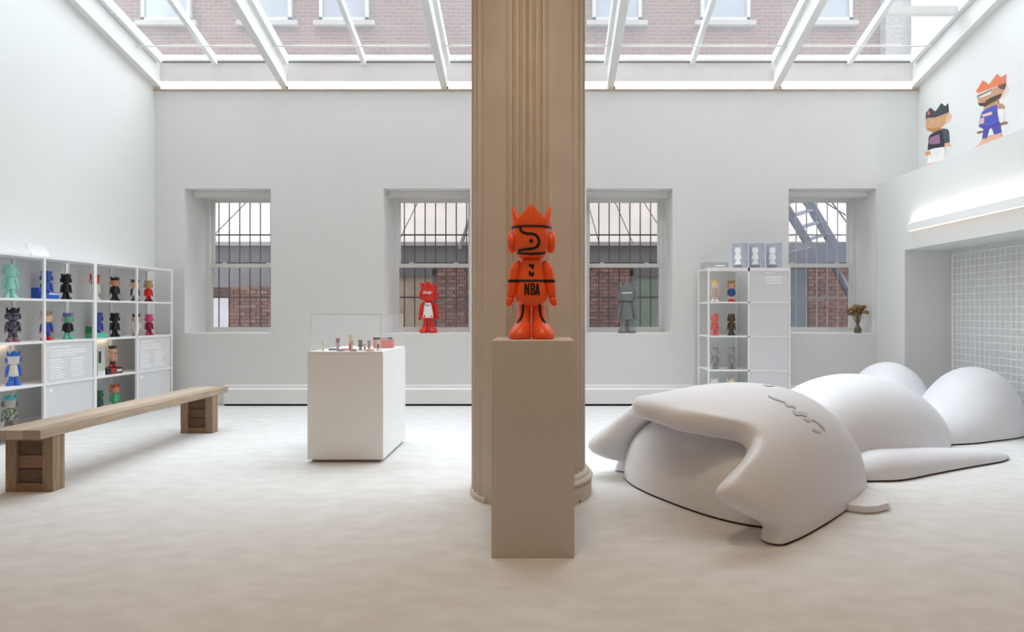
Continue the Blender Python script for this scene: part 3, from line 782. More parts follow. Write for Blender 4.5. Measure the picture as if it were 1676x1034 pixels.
def lbox(name, label, cat, pxa, pxb, row, h, mat_, dep=.10, depth=.06, group=None, z=0.0):
    xa, ya = LS(pxa, depth); xb, yb = LS(pxb, depth); L = math.hypot(xb - xa, yb - ya)
    t = thing(name, label, cat, (xa, ya, SH_Z[row] + .0112 + z), ang, group)
    bm = NB(); box(bm, 0, L, 0, dep, 0, h, .002); O('carton', bm, mat_, t)
    return t, L
CARD = lambda c: pm('card_%d_%d_%d' % c, c, .5, .06, 14)
bx, L = lbox('toy_box', 'blue toy box with white stripe in front of the blue toy', 'box', 66, 97, 3, .065, CARD((44, 86, 178)))
bm = NB(); box(bm, L * .45, L * .97, -.002, 0, .045, .058); O('stripe', bm, CARD((232, 234, 240)), bx)
bm = NB(); box(bm, 0, L * .30, .02, .1, .065, .110, .002); O('back_card', bm, CARD((44, 86, 178)), bx)
bx, L = lbox('toy_box', 'green toy box in front of the blue toy on the second row', 'box', 153, 176, 2, .055, CARD((96, 188, 158)))
bm = NB(); box(bm, 0, L * .34, .02, .1, .055, .13, .002); O('back_card', bm, CARD((52, 142, 96)), bx)
bx, L = lbox('display_stand', 'black and red boxed stand under the bare torsoed toy', 'stand', 175, 201, 1, .068, CARD((52, 44, 46)), dep=.16)
bm = NB(); box(bm, L * .25, L * .6, -.002, 0, .01, .064); O('print', bm, CARD((168, 50, 52)), bx)
bm = NB(); box(bm, L * .62, L * .95, -.002, 0, .02, .05); O('print', bm, CARD((206, 202, 204)), bx)
bx, L = lbox('toy_box', 'pale grey green window box beside the thick post on the third row', 'box', 160, 172, 1, .30, CARD((192, 198, 190)), dep=.12)
bm = NB(); box(bm, L * .1, L * .45, -.002, 0, .14, .27); O('print', bm, CARD((62, 58, 66)), bx)
bm = NB(); box(bm, 0, L, -.002, 0, .0, .05); O('print', bm, CARD((226, 230, 230)), bx)
# small white lettered sign on top of the left unit
sx, sy = LS(44, .06); sg = thing('shelf_sign', 'small white cut-out sign standing on top of the left shelf', 'sign', (sx, sy, SH_Z[-1] + .012), ang)
bm = NB(); prism(bm, [(0, .115), (.16, .115), (.235, .06), (.25, 0), (.055, 0), (.055, .03), (.02, .06)], 'y', 0, .02); O('plate', bm, pm('white_sign', (250, 250, 252), .4, .0, 3, emit=0), sg)

# right unit: local = world axes, front at YRF
YRF, RDEP = 7.53, .50
RXS = [2.071, 2.567, 3.068]
rs_ = thing('shelf_unit', 'narrow white cube shelf between the two right windows', 'shelf', ((RXS[0] + RXS[2]) / 2, YRF, 0))
rc = rs_.location.x
for x in RXS:
    for y in (.010, RDEP - .010):
        bm = NB(); box(bm, x - rc - .010, x - rc + .010, y - .010, y + .010, 0, SH_Z[-1] + .010); O('post', bm, M_shelf, rs_)
for z in SH_Z:
    bm = NB(); box(bm, RXS[0] - rc + .01, RXS[2] - rc - .01, 0, RDEP, z - .009, z + .009); O('shelf_board', bm, M_shelf, rs_)
bm = NB(); box(bm, RXS[0] - rc + .01, RXS[1] - rc - .01, RDEP - .008, RDEP - .003, .1, 1.76); O('back_panel', bm, M_back, rs_)
for k in range(4):
    bm = NB(); box(bm, RXS[1] - rc + .015, RXS[2] - rc - .015, .008, .013, SH_Z[k] + .011, SH_Z[k+1] - .011); pn = O('text_panel', bm, M_frost, rs_)
    if k == 3:
        bm = NB(); text_rows(bm, RXS[1] - rc + .20, RXS[2] - rc - .08, SH_Z[4] - .05, .0078, 4, .035, 5); tx = O('print', bm, M_ink_w, pn); tx['kind'] = 'stuff'
bm = NB(); box(bm, RXS[0] - rc + .01, RXS[2] - rc - .01, 0, .012, SH_Z[-1] - .034, SH_Z[-1] - .009); O('front_lip', bm, M_shelf, rs_)
bm = NB(); box(bm, RXS[0] - rc + .25, RXS[1] - rc - .03, .016, .04, SH_Z[-1] - .018, SH_Z[-1] - .0095); O('light_strip', bm, M_glow, rs_)
GR = 'toy figures on the right shelf'
def rtoy(label, px, row, **c):
    y = YRF + .14; toy(label, ((px - VPX) * y / FPX, y, SH_Z[row] + .0092), (.275 if row else .305), R(-8), GR, **c)
rtoy('toy figure with yellow crown and pale outfit on the right shelf, top row', 1170, 3, base=(222, 206, 196), crown=(236, 206, 92), shoe=(236, 234, 232), torso=(200, 176, 162))
rtoy('toy figure with olive crown, blue shirt and red shoes on the right shelf', 1197, 3, base=(232, 216, 200), crown=(150, 124, 82), head=(206, 150, 118), ear=(170, 140, 96), torso=(58, 86, 156), arm=(58, 86, 156), shoe=(200, 44, 52))
rtoy('coral pink toy figure on the right shelf, second row', 1170, 2, base=(224, 106, 104))
rtoy('brown leopard patterned toy figure on the right shelf, second row', 1197, 2, base=camo((112, 92, 66), (58, 50, 44)), shoe=(84, 76, 70))
rtoy('grey toy figure with pale eyes, left on the third row of the right shelf', 1170, 1, base=(150, 150, 150), head=(172, 172, 172))
rtoy('plain mid grey toy figure, right on the third row of the right shelf', 1197, 1, base=(158, 158, 156))
rtoy('white toy figure with black face mark on the lowest visible right shelf row', 1170, 0, base=(236, 236, 236))
rtoy('toy figure with cream crown and green shirt on the lowest visible right row', 1196, 0, base=(44, 164, 82), crown=(232, 222, 196), head=(220, 208, 178), ear=(220, 208, 178))

# boxes on top of the right unit
M_gbox = pm('grey_blue_carton', (176, 182, 196), .5, .02, 6)
M_gbox2 = pm('grey_carton_side', (160, 160, 164), .5, .02, 6)
zt = SH_Z[-1] + .0095
fb = thing('flat_box', 'flat grey box lying on top of the right shelf', 'box', (2.24, YRF + .30, zt))
bm = NB(); box(bm, -.17, .14, -.10, .10, 0, .085, .003); O('carton', bm, pm('flat_grey_carton', (178, 181, 184), .5, .02, 6), fb)
bm = NB(); box(bm, -.03, .09, -.102, -.10, .03, .045); O('print', bm, M_ink_w, fb)
def sil(bm, cx, z0, h, y):
    """toy outline as a flat white print"""
    pts = [(-.17, 0), (-.15, .10), (-.09, .24), (-.11, .30), (-.19, .27), (-.14, .56), (-.09, .60), (-.15, .68), (-.15, .84), (-.13, 1.0), (-.07, .90), (0, 1.0), (.07, .90), (.13, 1.0), (.15, .84), (.15, .68), (.09, .60), (.14, .56), (.19, .27), (.11, .30), (.09, .24), (.15, .10), (.17, 0)]
    return prism(bm, [(cx + x * h * 1.15, z0 + z * h) for x, z in pts], 'y', y - .002, y)
for k, (px, lb) in enumerate(((1211, 'leftmost of three upright grey boxes with white figure print on the right shelf'), (1239, 'middle of three upright grey boxes with white figure print on the right shelf'), (1267, 'rightmost of three upright grey boxes with white figure print on the right shelf'))):
    y = YRF + .16; b_ = thing('toy_box', lb, 'box', ((px - VPX) * y / FPX, y, zt), R(-43), 'upright grey toy boxes')
    bm = NB(); box(bm, -.08, .08, -.055, .055, 0, .315, .003); O('carton', bm, M_gbox, b_)
    bm = NB(); sil(bm, 0, .05, .22, -.055); O('print', bm, M_ink_w, b_)
    bm = NB(); box(bm, .08, .082, -.015, .015, .10, .21); O('print', bm, pm('pale_box_print', (206, 206, 206), .5, .02), b_)
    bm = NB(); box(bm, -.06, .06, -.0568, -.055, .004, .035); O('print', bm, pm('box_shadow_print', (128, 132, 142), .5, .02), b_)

# ------------------------------------------------------------------ bench of reclaimed timber
M_wt = [wood('bench_top_timber', (184, 168, 151), .12, (14, 1.2, 14)), wood('bench_top_timber_pale', (194, 178, 161), .10, (14, 1.2, 14)), wood('bench_top_timber_dark', (174, 155, 136), .14, (14, 1.2, 14))]
M_wv = wood('bench_leg_timber', (160, 136, 114), .16, (16, 16, 1.6))
M_wi = wood('bench_inset_timber', (112, 92, 78), .25, (2, 16, 18))
M_we = wood('bench_rail_timber', (148, 120, 98), .16, (1.8, 14, 14))
BY0, BY1, BX0, BX1, BZ = 4.05, 6.48, -3.665, -3.315, .442
be = thing('bench', 'long low bench of reclaimed timber in front of the left shelf', 'bench', ((BX0 + BX1) / 2, BY0, 0))
bw = (BX1 - BX0)
for k in range(3):
    x0 = -bw / 2 + k * bw / 3
    bm = NB(); box(bm, x0 + .0008, x0 + bw / 3 - .0008, 0, BY1 - BY0, BZ - .062, BZ - random.uniform(0, .002), .003); O('plank', bm, M_wt[k], be)
for ly in (.115, 2.14):
    lg = O('leg', (lambda b: box(b, -.125, .125, .045, .062, .05, BZ - .064))(NB()), M_wi, be)
    X0, X1, D, H = -.160, .164, .105, BZ - .0625
    lg.location = (0, ly, 0)
    def lp(nm, m, *b):
        bmm = NB(); box(bmm, *b, .002); return O(nm, bmm, m, lg)
    for yy in (0.0, D - .028):
        lp('stile', M_wv, X0, X0 + .072, yy, yy + .028, 0.0, H); lp('stile', M_wv, X1 - .072, X1, yy, yy + .028, 0.0, H)
        lp('rail', M_we, X0 + .073, X1 - .073, yy + .002, yy + .028, 0.0, .058)
        lp('rail', M_we, X0 + .073, X1 - .073, yy + .004, yy + .028, H - .035, H)
    lp('side_board', M_wv, X0, X0 + .03, .030, D - .030, 0, H); lp('side_board', M_wv, X1 - .03, X1, .030, D - .030, 0, H)
    for q in range(3):
        lp('slat', M_wi if not (q == 1 and ly < 1) else M_we, X0 + .074, X1 - .074, .020, .044, .062 + q * .095, .062 + q * .095 + .090)
# ------------------------------------------------------------------ display case
VX0, VX1, VY0, VY1, VZ = -1.902, -1.285, 4.98, 5.80, .905
vc = thing('display_case', 'white plinth with clear acrylic cover and tiny figures inside', 'display case', ((VX0 + VX1) / 2, VY0, 0))
hw = (VX1 - VX0) / 2; dd = VY1 - VY0
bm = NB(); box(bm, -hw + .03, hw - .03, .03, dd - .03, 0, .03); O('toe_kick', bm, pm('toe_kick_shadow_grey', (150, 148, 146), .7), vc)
bm = NB(); box(bm, -hw, hw, 0, dd, .025, VZ - .022, .002); O('plinth', bm, M_white, vc)
bm = NB(); box(bm, -hw + .004, hw - .004, .004, dd - .004, VZ - .022, VZ, .001); O('top', bm, M_white, vc)
M_acr = glass('clear_acrylic', (.99, .99, .99), .05, (250, 250, 250), .03)
cv = thing('acrylic_cover', 'clear acrylic box over the tiny figures on the white plinth', 'cover', ((VX0 + VX1) / 2, VY0, VZ))
g = .02; th = .006; hz = .30
for nm, b in (('side', (-hw + g, hw - g, g, g + th)), ('side', (-hw + g, hw - g, dd - g - th, dd - g)), ('side', (-hw + g, -hw + g + th, g + th, dd - g - th)), ('side', (hw - g - th, hw - g, g + th, dd - g - th))):
    bm = NB(); box(bm, *b, 0, hz); O(nm, bm, M_acr, cv)
bm = NB(); box(bm, -hw + g, hw - g, g, dd - g, hz, hz + th); O('lid', bm, M_acr, cv)
M_edge = pm('acrylic_edge', (232, 235, 237), .3, .01)
for xx in (-hw + g, hw - g - .004):
    for yy in (g - .001, dd - g - .003):
        bm = NB(); box(bm, xx, xx + .004, yy, yy + .004, 0, hz + th); O('edge', bm, M_edge, cv)
for yy in (g - .001, dd - g - .003):
    bm = NB(); box(bm, -hw + g + .004, hw - g, yy, yy + .004, hz, hz + th); O('edge', bm, M_edge, cv)
# the miniatures on the plinth
GM = 'miniatures in the display case'
def mini(label, px, dpt, h, **c):
    x = (px - VPX) * dpt / FPX
    toy(label, (x, dpt, VZ), h * 1.2, R(random.uniform(-25, 25)), GM, **c)
mini('tiny yellow and white figure at the left of the display case', 529, 5.10, .062, base=(226, 220, 190), crown=(230, 216, 120))
mini('tiny figure with dark pink head in the display case', 553, 5.22, .085, base=(206, 190, 186), crown=(150, 84, 96), head=(150, 84, 96))
mini('tall tiny figure of pale gold in the middle of the display case', 575, 5.26, .115, base=(224, 214, 184), torso=(214, 196, 150))
mini('tiny dark green figure with pale gold crown in the display case', 590, 5.16, .085, base=(92, 84, 64), crown=(214, 206, 176))
mini('tiny red figure near the front of the display case', 573, 5.08, .05, base=(188, 80, 74))
mini('tiny pinkish brown figure beside the dark green one', 597, 5.10, .05, base=(196, 150, 140))
mini('tiny grey figure beside the coral box in the display case', 604, 5.2, .07, base=(150, 142, 142), torso=(176, 110, 96))
mini('tiny white figure with dark body beside the coral box', 619, 5.12, .075, base=(224, 224, 226), torso=(104, 104, 112))
def disc(label, px, dpt, r, c):
    bm = NB(); rings(bm, [ell(0, 0, z, rr, rr, 24) for z, rr in ((0, r * .94), (.004, r), (.012, r), (.016, r * .92))])
    o = O('display_disc', bm, vinyl(c), None, smooth=False, loc=((px - VPX) * dpt / FPX, dpt, VZ)); tag(o, label, 'disc', 'small discs in the display case')
disc('small dark grey disc behind the front edge of the display case', 545, 5.16, .036, (110, 104, 108))
disc('small purple grey disc at the front of the display case', 557, 5.06, .030, (128, 112, 118))
disc('small coral disc at the front of the display case', 566, 5.14, .034, (220, 140, 124))
disc('small brown disc at the front middle of the display case', 579, 5.05, .026, (140, 108, 96))
disc('small pale pink disc below the dark green miniature', 606, 5.05, .034, (226, 170, 158))
pk = thing('coral_box', 'coral pink carton with black and white strip inside the display case', 'box', (-1.415, 5.52, VZ), R(6))
bm = NB(); box(bm, -.09, .085, -.05, .05, 0, .075, .002); O('carton', bm, CARD((232, 130, 112)), pk)
bm = NB(); box(bm, -.09, .085, -.052, .05, .075, .10, .002); O('lid', bm, CARD((206, 188, 178)), pk)
bm = NB(); box(bm, -.088, -.03, -.055, -.052, .078, .097); O('print', bm, CARD((60, 44, 44)), pk)
bm = NB(); box(bm, .04, .08, -.055, -.052, .078, .097); O('print', bm, CARD((120, 112, 108)), pk)

# ------------------------------------------------------------------ giant grey figure lying on the floor
C0 = Vector((.9, 3.98, 0)); HA = R(30); ha = Vector((math.cos(HA), math.sin(HA), 0)); hb = Vector((math.sin(HA), -math.cos(HA), 0))
N0 = Vector((1.93, 4.75, 0)); TA = R(40); ta = Vector((math.cos(TA), math.sin(TA), 0)); tb = Vector((math.sin(TA), -math.cos(TA), 0))
gs = thing('reclining_sculpture', 'giant pale grey crowned figure lying on its back on the floor', 'sculpture', (1.6, 4.6, 0))
SCZ = .014
def interp(tab, s):
    """smooth (Catmull-Rom) look-up"""
    if s <= tab[0][0]: return tab[0][1]
    if s >= tab[-1][0]: return tab[-1][1]
    for i in range(len(tab) - 1):
        if tab[i][0] <= s <= tab[i+1][0]:
            x0, y0 = tab[i]; x1, y1 = tab[i+1]
            m0 = (y1 - tab[i-1][1]) / (x1 - tab[i-1][0]) if i > 0 else (y1 - y0) / (x1 - x0)
            m1 = (tab[i+2][1] - y0) / (tab[i+2][0] - x0) if i + 2 < len(tab) else (y1 - y0) / (x1 - x0)
            h = x1 - x0; t = (s - x0) / h
            return (2*t**3-3*t**2+1)*y0 + (t**3-2*t**2+t)*h*m0 + (-2*t**3+3*t**2)*y1 + (t**3-t**2)*h*m1
HW = [(-.6, .90), (0, .86), (.35, .79), (.72, .69), (1.05, .585), (1.32, .45), (1.46, .30), (1.52, .16)]
HH = [(-.6, .60), (-.25, .645), (0, .672), (.5, .715), (.85, .69), (1.1, .61), (1.32, .45), (1.46, .28), (1.52, .14)]
RIM = [(0, -.03), (6, -.015), (14, -.15), (25, -.29), (31, -.28), (41, .0), (47, .09), (54, .06), (64, -.10), (74, -.215), (82, -.24), (90, -.245)]
RIML = [(0, -.02), (5, -.005), (10, -.15), (16, -.26), (22, -.26), (36, -.12), (50, -.05), (62, -.10), (74, -.21), (82, -.24), (90, -.245)]
def rim(phi):
    d = math.degrees(phi); return interp(RIM, d) - .10 * math.cos(phi) if d <= 90 else interp(RIML, 180 - d) - .10 * math.cos(phi)
def hsurf(s, phi, inset=0.0):
    w_, h_ = interp(HW, s) - inset, interp(HH, s) - inset
    c, z = math.cos(phi), math.sin(phi)
    c = math.copysign(abs(c) ** .92, c); z = abs(z) ** .92
    return C0 + ha * s + hb * (w_ * c) + Vector((0, 0, h_ * z))
bm = NB(); NP = 120; V = []
TH = .145
for i in range(NP + 1):
    phi = PI * i / NP; sr = rim(phi); colv = []
    for k in range(29):
        s = 1.52 + (sr + TH * .5 - 1.52) * (k / 28.0); colv.append(hsurf(s, phi))
    for q in range(1, 8):
        a_ = PI * q / 8; colv.append(hsurf(sr + TH * .5 - TH * .5 * math.sin(a_), phi, TH * .5 * (1 - math.cos(a_))))
    for k in range(9):
        s = sr + TH * .5 + (.5 - sr - TH * .5) * k / 8.0; colv.append(hsurf(s, phi, TH))
    V.append([bm.verts.new(p) for p in colv])
for i in range(NP):
    for k in range(len(V[0]) - 1): bm.faces.new((V[i][k], V[i][k+1], V[i+1][k+1], V[i+1][k]))
bm.faces.new([V[i][0] for i in range(NP + 1)])
bmesh.ops.recalc_face_normals(bm, faces=bm.faces)
O('crowned_head', bm, M_sculpt, gs, smooth=True, world=True).location.z += SCZ
# top of the head inside the crown ring
bm = NB(); rs = []
for i in range(1, 25):
    e = PI / 2 * i / 24.0; row = []
    for k in range(65):
        t = PI * k / 64.0
        c, s_ = math.cos(t), math.sin(t); c = math.copysign(abs(c) ** .77, c); s_ = s_ ** .77
        row.append(C0 + ha * (.36 - .46 * s_ * math.sin(e)) + hb * (.755 * c * math.sin(e)) + Vector((0, 0, .55 * math.cos(e) ** .85)))
    rs.append(row)
rings(bm, rs, close=False, cap0=False, cap1=False)
O('head_top', bm, M_sculpt, gs, smooth=True, world=True).location.z += SCZ
M_contact_shade = pm('contact_shade_dark', (62, 58, 56), .9, .1, 10)
def contact_shade_strip(pts):  # contact shadow under the figure, put in as a dark inset strip
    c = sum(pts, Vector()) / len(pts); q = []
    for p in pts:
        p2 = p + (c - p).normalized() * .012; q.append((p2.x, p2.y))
    O('contact_shade_strip', prism(NB(), q, 'z', 0, .016), M_contact_shade, gs, world=True)
contact_shade_strip([hsurf(-.06 + 1.5 * i / 12, 0) for i in range(13)] + [hsurf(1.36 - 1.38 * i / 12, 0) - hb * .12 for i in range(13)])
contact_shade_strip(list(rs[-1]))
def half_loft(o, a, b, st, n=32, m=40, ex=.95):
    """half-buried body: stations (along, lateral, half width, height)"""
    A = [s[0] for s in st]; bm = NB(); rs = []
    T = [[(s[0], s[k]) for s in st] for k in (1, 2, 3)]
    for i in range(m + 1):
        u = A[0] + (A[-1] - A[0]) * (.5 - .5 * math.cos(PI * i / m))
        l, w_, h_ = [interp(t_, u) for t_ in T]; w_ = max(w_, .004); h_ = max(h_, .004)
        rs.append([o + a * u + b * (l + w_ * math.copysign(abs(math.cos(PI*k/n)) ** ex, math.cos(PI*k/n))) + Vector((0, 0, h_ * math.sin(PI*k/n) ** ex)) for k in range(n + 1)])
    contact_shade_strip([r[0] for r in rs[1:-1]] + [r[-1] for r in rs[1:-1][::-1]])
    return rings(bm, rs, close=False, cap0=True, cap1=True)
O('torso', half_loft(N0, ta, tb, [(-.25, 0, .10, .10), (0, 0, .34, .40), (.4, 0, .50, .58), (.9, 0, .59, .66), (1.4, 0, .61, .63), (1.9, 0, .54, .48), (2.25, 0, .40, .27), (2.45, 0, .2, .1)]), M_sculpt, gs, smooth=True, world=True).location.z += SCZ
for s in (1, -1):
    O('leg', half_loft(N0, ta, tb, [(1.9, s * .28, .20, .15), (2.2, s * .32, .32, .25), (2.5, s * .36, .38, .36), (2.75, s * .39, .43, .55), (3.0, s * .41, .45, .64), (3.2, s * .42, .42, .60), (3.36, s * .42, .30, .42), (3.42, s * .42, .18, .26)]), M_sculpt, gs, smooth=True, world=True).location.z += SCZ
for s in (1,):
    O('arm', half_loft(N0, ta, tb, [(.10, s * .40, .14, .10), (.3, s * .46, .22, .17), (.7, s * .58, .20, .15), (1.2, s * .74, .165, .11), (1.55, s * .88, .12, .075), (1.72, s * .95, .06, .04), (1.78, s * .98, .01, .01)], 24, 30), M_sculpt, gs, smooth=True, world=True).location.z += SCZ
# ear lying flat on the floor
bm = NB(); pts = []
for p in ((.74, .60), (.74, .70), (.79, .77), (.86, .80), (.98, .80), (1.10, .72), (1.16, .62), (1.18, .5)):
    q = C0 + ha * p[0] + hb * p[1]; pts.append((q.x, q.y))
prism(bm, pts, 'z', 0, .04); bmesh.ops.bevel(bm, geom=[e for e in bm.edges if all(v.co.z > .04 for v in e.verts)], offset=.012, segments=2, affect='EDGES')
O('ear', bm, M_sculpt, gs, world=True, auto=35).location.z += .006
# faint script and nose print on the face
def on_head(x, z, off=.0):
    p = hsurf(x, z); n_ = (hsurf(x, z + .01) - hsurf(x, z - .01)).cross(hsurf(x + .01, z) - hsurf(x - .01, z)).normalized()
    c = hsurf(x, PI / 2); c.z = 0
    if n_.dot(p - c) < 0: n_ = -n_
    return p + n_ * .004
hm = [o for o in gs.children if o.name.startswith('crowned_head')][0]
_b = NB(); _b.from_mesh(hm.data); HB = BVHTree.FromBMesh(_b); _b.free()
def head_pix(px, py, off=.004):
    d = (P(px, py, 1.0) - Vector((0, 0, CAMH))).normalized()
    h = HB.ray_cast(Vector((0, 0, CAMH)), d)
    if h[0] is None: return P(px, py, 4.4)
    n_ = h[1] if h[1].dot(d) < 0 else -h[1]
    return h[0] + n_ * off + Vector((0, 0, SCZ))
STROKES = [([(1257, 651), (1266, 656), (1277, 659), (1284, 662), (1288, 666)], 2.6), ([(1285, 666), (1291, 668), (1297, 668), (1302, 671)], 3.6), ([(1298, 675), (1303, 682), (1312, 681), (1320, 684)], 4.2),
           ([(1303, 678), (1314, 679), (1321, 683)], 2.5), ([(1314, 688), (1322, 693), (1328, 690), (1338, 695), (1346, 703), (1350, 709)], 2.6), ([(1320, 691), (1327, 692)], 4.5), ([(1329, 706), (1336, 709), (1343, 711)], 3.6)]
for path, wd in STROKES:
    O('script_stroke', ribbon(path, wd, step=1.5, proj=lambda x, z, off: head_pix(x, z)), M_sculpt_print, gs, smooth=True, world=True)
O('nose_print', fill([(1259 + 10 * math.cos(k*PI/8), 633.5 + 2.6 * math.sin(k*PI/8)) for k in range(16)], proj=lambda x, z, off: head_pix(x, z)), M_sculpt_print, gs, smooth=True, world=True)

# ------------------------------------------------------------------ wire grid panels in the niche
M_wireW = pm('white_wire', (244, 245, 246), .4, .01, 6)
for ya, yb, lb in ((6.10, 7.40, 'white wire grid panel at the far end of the wall niche'), (4.75, 6.04, 'white wire grid panel at the near end of the wall niche')):
    gp = thing('grid_panel', lb, 'grid panel', (NX - .03, ya, .02), 0, 'wire grid panels')
    n = int(round((yb - ya) / .0765)); zt = 1.90; m_ = int(zt / .0765)
    for i in range(n + 1):
        y = (yb - ya) * i / n; r_ = .004 if 0 < i < n else .007
        bm = NB(); box(bm, -r_, r_, y - r_, y + r_, 0, zt); O('wire', bm, M_wireW, gp)
    for k in range(m_ + 1):
        z = zt * k / m_; bm = NB(); box(bm, -.016, -.006, 0, yb - ya, z - .004, z + .004); O('wire', bm, M_wireW, gp)
# ------------------------------------------------------------------ linear wall light above the niche
wl = thing('wall_light', 'long slim white wall light glowing above the niche', 'wall light', (XRL, 5.9, 2.245))
bm = NB(); box(bm, -.065, -.012, -1.42, 1.42, -.045, .045, .003); O('housing', bm, M_white, wl)
bm = NB(); box(bm, -.012, 0, -1.0, 1.0, -.02, .02); O('bracket', bm, M_white, wl)
M_led2 = emis('wall_light_led', (255, 248, 240), 19.0)
bm = NB(); box(bm, -.055, -.020, -1.40, 1.40, .0452, .050); O('diffuser', bm, M_led2, wl)
bm = NB(); box(bm, -.055, -.020, -1.40, 1.40, -.050, -.0452); O('diffuser', bm, emis('wall_light_led_down', (255, 236, 216), 2.2), wl)

# ------------------------------------------------------------------ printed cut-out figures standing on the ledge
XC = XRL + .020
def cut(parent, name, pts, lay, col, th=.003):
    """flat printed piece; outline given as seen from the room, on the plane of the cut-out"""
    q = []
    for px, py in pts:
        y = XC / ((px - VPX) / FPX); q.append((y - parent.location.y, CAMH - (py - VPY) * y / FPX - parent.location.z))
    bm = NB(); prism(bm, q, 'x', -.004 - lay * th, -.001 - (lay - 1) * th if lay else .012)
    return O(name, bm, col if isinstance(col, bpy.types.Material) else pm('print_%d_%d_%d' % tuple(col), col, .55, .08, 12), parent)
def Q1(x, y): return (1500 + x / 8.614, 160 + y / 8.614)
def Q2(x, y): return (1585 + x / 7.66, 115 + y / 7.66)
def cutout(label, Q, pieces):
    ys_ = []
    for nm, pts, lay, c in pieces[:1]:
        for p in pts: ys_.append(XC / ((Q(*p)[0] - VPX) / FPX))
    t = thing('cutout_figure', label, 'cut-out', (XC, sum(ys_) / len(ys_), ZLEDGE), 0, 'printed figures on the ledge')
    for nm, pts, lay, c in pieces: cut(t, nm, [Q(*p) for p in pts], lay, c)
SK = (206, 160, 118)
cutout('printed toy figure with black crown and black jersey on the right ledge', Q1, [
    ('shorts', [(180, 730), (170, 800), (155, 930), (385, 878), (400, 800), (395, 690)], 0, (240, 238, 236)),
    ('sole', [(100, 980), (170, 935), (400, 872), (400, 888), (180, 965), (105, 990)], 1, (240, 176, 150)),
    ('hand', [(140, 760), (200, 750), (205, 800), (150, 815), (130, 800)], 1, SK),
    ('hand', [(400, 640), (465, 628), (498, 680), (405, 690)], 1, (222, 172, 140)),
    ('jersey', [(200, 520), (290, 475), (380, 440), (440, 440), (462, 480), (470, 625), (405, 640), (400, 690), (250, 710), (165, 740), (180, 560)], 1, (46, 48, 58)),
    ('sleeve', [(385, 450), (440, 445), (462, 490), (468, 620), (410, 630), (390, 560)], 2, (70, 84, 96)),
    ('neck', [(230, 470), (330, 430), (385, 430), (385, 480), (300, 520), (215, 530)], 0, (196, 146, 108)),
    ('lettering', [(205, 560), (335, 510), (345, 640), (240, 660), (175, 640)], 2, (150, 108, 140)),
    ('head', [(140, 300), (150, 275), (280, 270), (460, 200), (460, 290), (420, 360), (330, 440), (230, 480), (160, 460), (135, 400)], 1, SK),
    ('ear', [(455, 215), (490, 215), (505, 270), (480, 330), (430, 360), (420, 330)], 2, (226, 190, 168)),
    ('beard', [(150, 420), (240, 430), (330, 410), (330, 440), (230, 480), (160, 462)], 2, (186, 132, 88)),
    ('crown', [(140, 300), (145, 210), (205, 140), (265, 190), (290, 180), (360, 75), (415, 120), (455, 80), (465, 200), (280, 272), (160, 280)], 2, (62, 66, 76)),
    ('badge', [(170, 190), (195, 185), (205, 235), (175, 245)], 3, (214, 96, 120))])
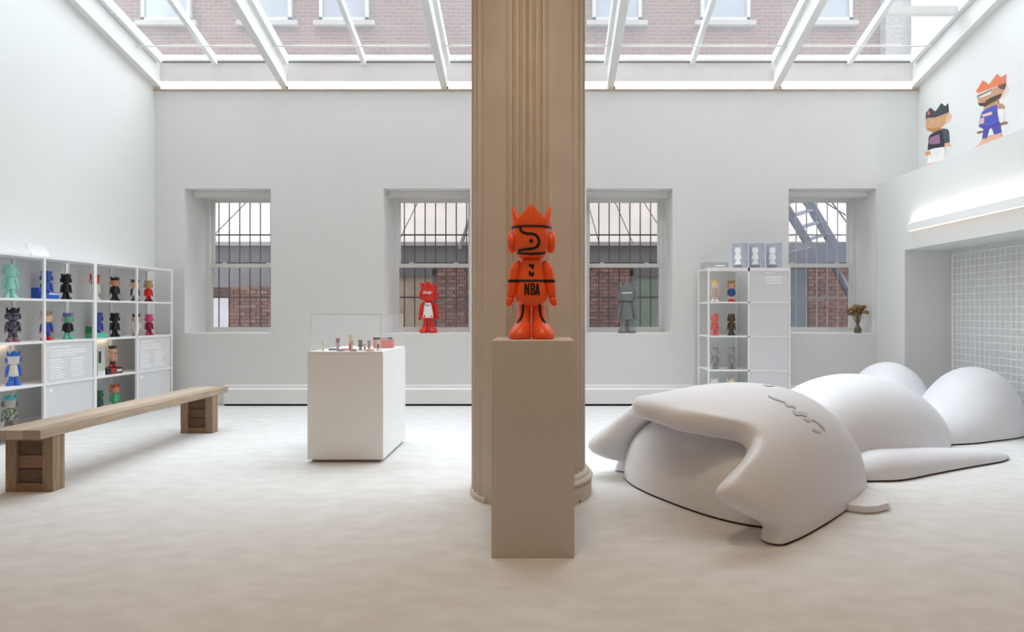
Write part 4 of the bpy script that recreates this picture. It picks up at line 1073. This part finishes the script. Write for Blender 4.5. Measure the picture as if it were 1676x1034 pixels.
cutout('printed toy figure with orange crown and blue basketball kit on the right ledge', Q2, [
    ('legs', [(185, 840), (245, 820), (400, 790), (435, 850), (240, 920), (70, 980), (140, 920)], 0, (232, 184, 156)),
    ('sole', [(60, 975), (200, 920), (435, 845), (435, 862), (210, 945), (70, 992)], 1, (238, 142, 112)),
    ('hand', [(105, 775), (180, 755), (185, 780), (130, 800)], 1, (150, 116, 100)),
    ('hand', [(400, 665), (470, 640), (500, 650), (490, 675), (405, 695)], 1, (150, 120, 100)),
    ('sleeve', [(375, 480), (465, 470), (455, 640), (395, 665)], 1, (244, 240, 244)),
    ('shoulder', [(365, 425), (430, 415), (462, 450), (465, 475), (372, 485)], 2, (190, 150, 126)),
    ('shorts', [(140, 700), (400, 640), (420, 780), (330, 805), (300, 720), (265, 740), (235, 850), (180, 855), (195, 740)], 1, (84, 80, 176)),
    ('jersey', [(185, 520), (260, 470), (360, 430), (375, 560), (395, 650), (300, 690), (140, 715), (160, 580)], 2, (82, 92, 188)),
    ('neck', [(205, 440), (300, 400), (370, 370), (375, 440), (260, 500), (185, 530)], 0, (204, 162, 130)),
    ('lettering', [(180, 560), (310, 515), (315, 555), (200, 585)], 3, (234, 190, 176)),
    ('number', [(165, 600), (215, 590), (210, 660), (155, 680)], 3, (226, 184, 190)),
    ('head', [(120, 310), (480, 160), (470, 260), (400, 360), (300, 420), (200, 455), (130, 420)], 1, (204, 162, 130)),
    ('hair', [(385, 190), (475, 165), (465, 240), (395, 225)], 3, (112, 84, 76)),
    ('glasses', [(120, 330), (300, 235), (300, 295), (160, 350)], 2, (226, 220, 212)),
    ('glasses_frame', [(118, 328), (300, 236), (300, 250), (122, 338)], 3, (136, 124, 112)),
    ('beard', [(130, 415), (230, 390), (280, 345), (430, 290), (420, 340), (300, 405), (210, 455), (150, 445)], 2, (84, 66, 58)),
    ('mouth', [(150, 385), (235, 365), (225, 405), (160, 410)], 3, (206, 150, 130)),
    ('ear', [(495, 185), (520, 240), (490, 310), (430, 360), (400, 365), (440, 290), (470, 230)], 2, (228, 210, 200)),
    ('crown', [(110, 255), (190, 125), (235, 150), (260, 190), (370, 45), (420, 90), (480, 50), (480, 170), (390, 190), (120, 290)], 2, (234, 128, 92))])

# ------------------------------------------------------------------ vase with dried flowers on the right window sill
vs = thing('flower_vase', 'small brown glass vase of dried flowers on the right window sill', 'vase', (P(1404, 545, 8.22).x, 8.22, WZ0 + .006))
M_vase = pm('brown_glass_vase', (92, 80, 62), .25, .15, 20, spec=.6)
bm = NB(); rings(bm, [ell(0, 0, z, r, r, 20) for z, r in ((0, .038), (.006, .045), (.05, .046), (.075, .036), (.095, .020), (.13, .017), (.16, .019), (.165, .021))]); O('jar', bm, M_vase, vs, smooth=True)
M_dry = [pm('dried_flower_brown', (120, 98, 66), .9, .25, 30), pm('dried_flower_olive', (128, 116, 84), .9, .25, 30), pm('dried_flower_rust', (160, 112, 78), .9, .25, 30)]
for k in range(26):
    a_ = random.uniform(0, 2 * PI); rr = random.uniform(.02, .085); hz = random.uniform(.24, .36)
    if k < 3: rr = .10 + .02 * k; hz = .26 + .02 * k; a_ = (PI * .95, 0.1, PI * .75)[k]
    tip = (rr * math.cos(a_), rr * math.sin(a_) * .8, hz)
    bm = NB(); tube(bm, [(0, 0, .10), (tip[0] * .35, tip[1] * .35, .18), tip], [.003, .003, .002], 5); O('stem', bm, M_dry[1], vs)
    bm = NB(); g_ = bmesh.ops.create_icosphere(bm, subdivisions=2, radius=1)
    for v in g_['verts']:
        f_ = random.uniform(.7, 1.25); v.co = Vector((tip[0] + v.co.x * .031 * f_, tip[1] + v.co.y * .031 * f_, tip[2] + v.co.z * .027 * f_))
    O('flower', bm, M_dry[k % 3], vs)
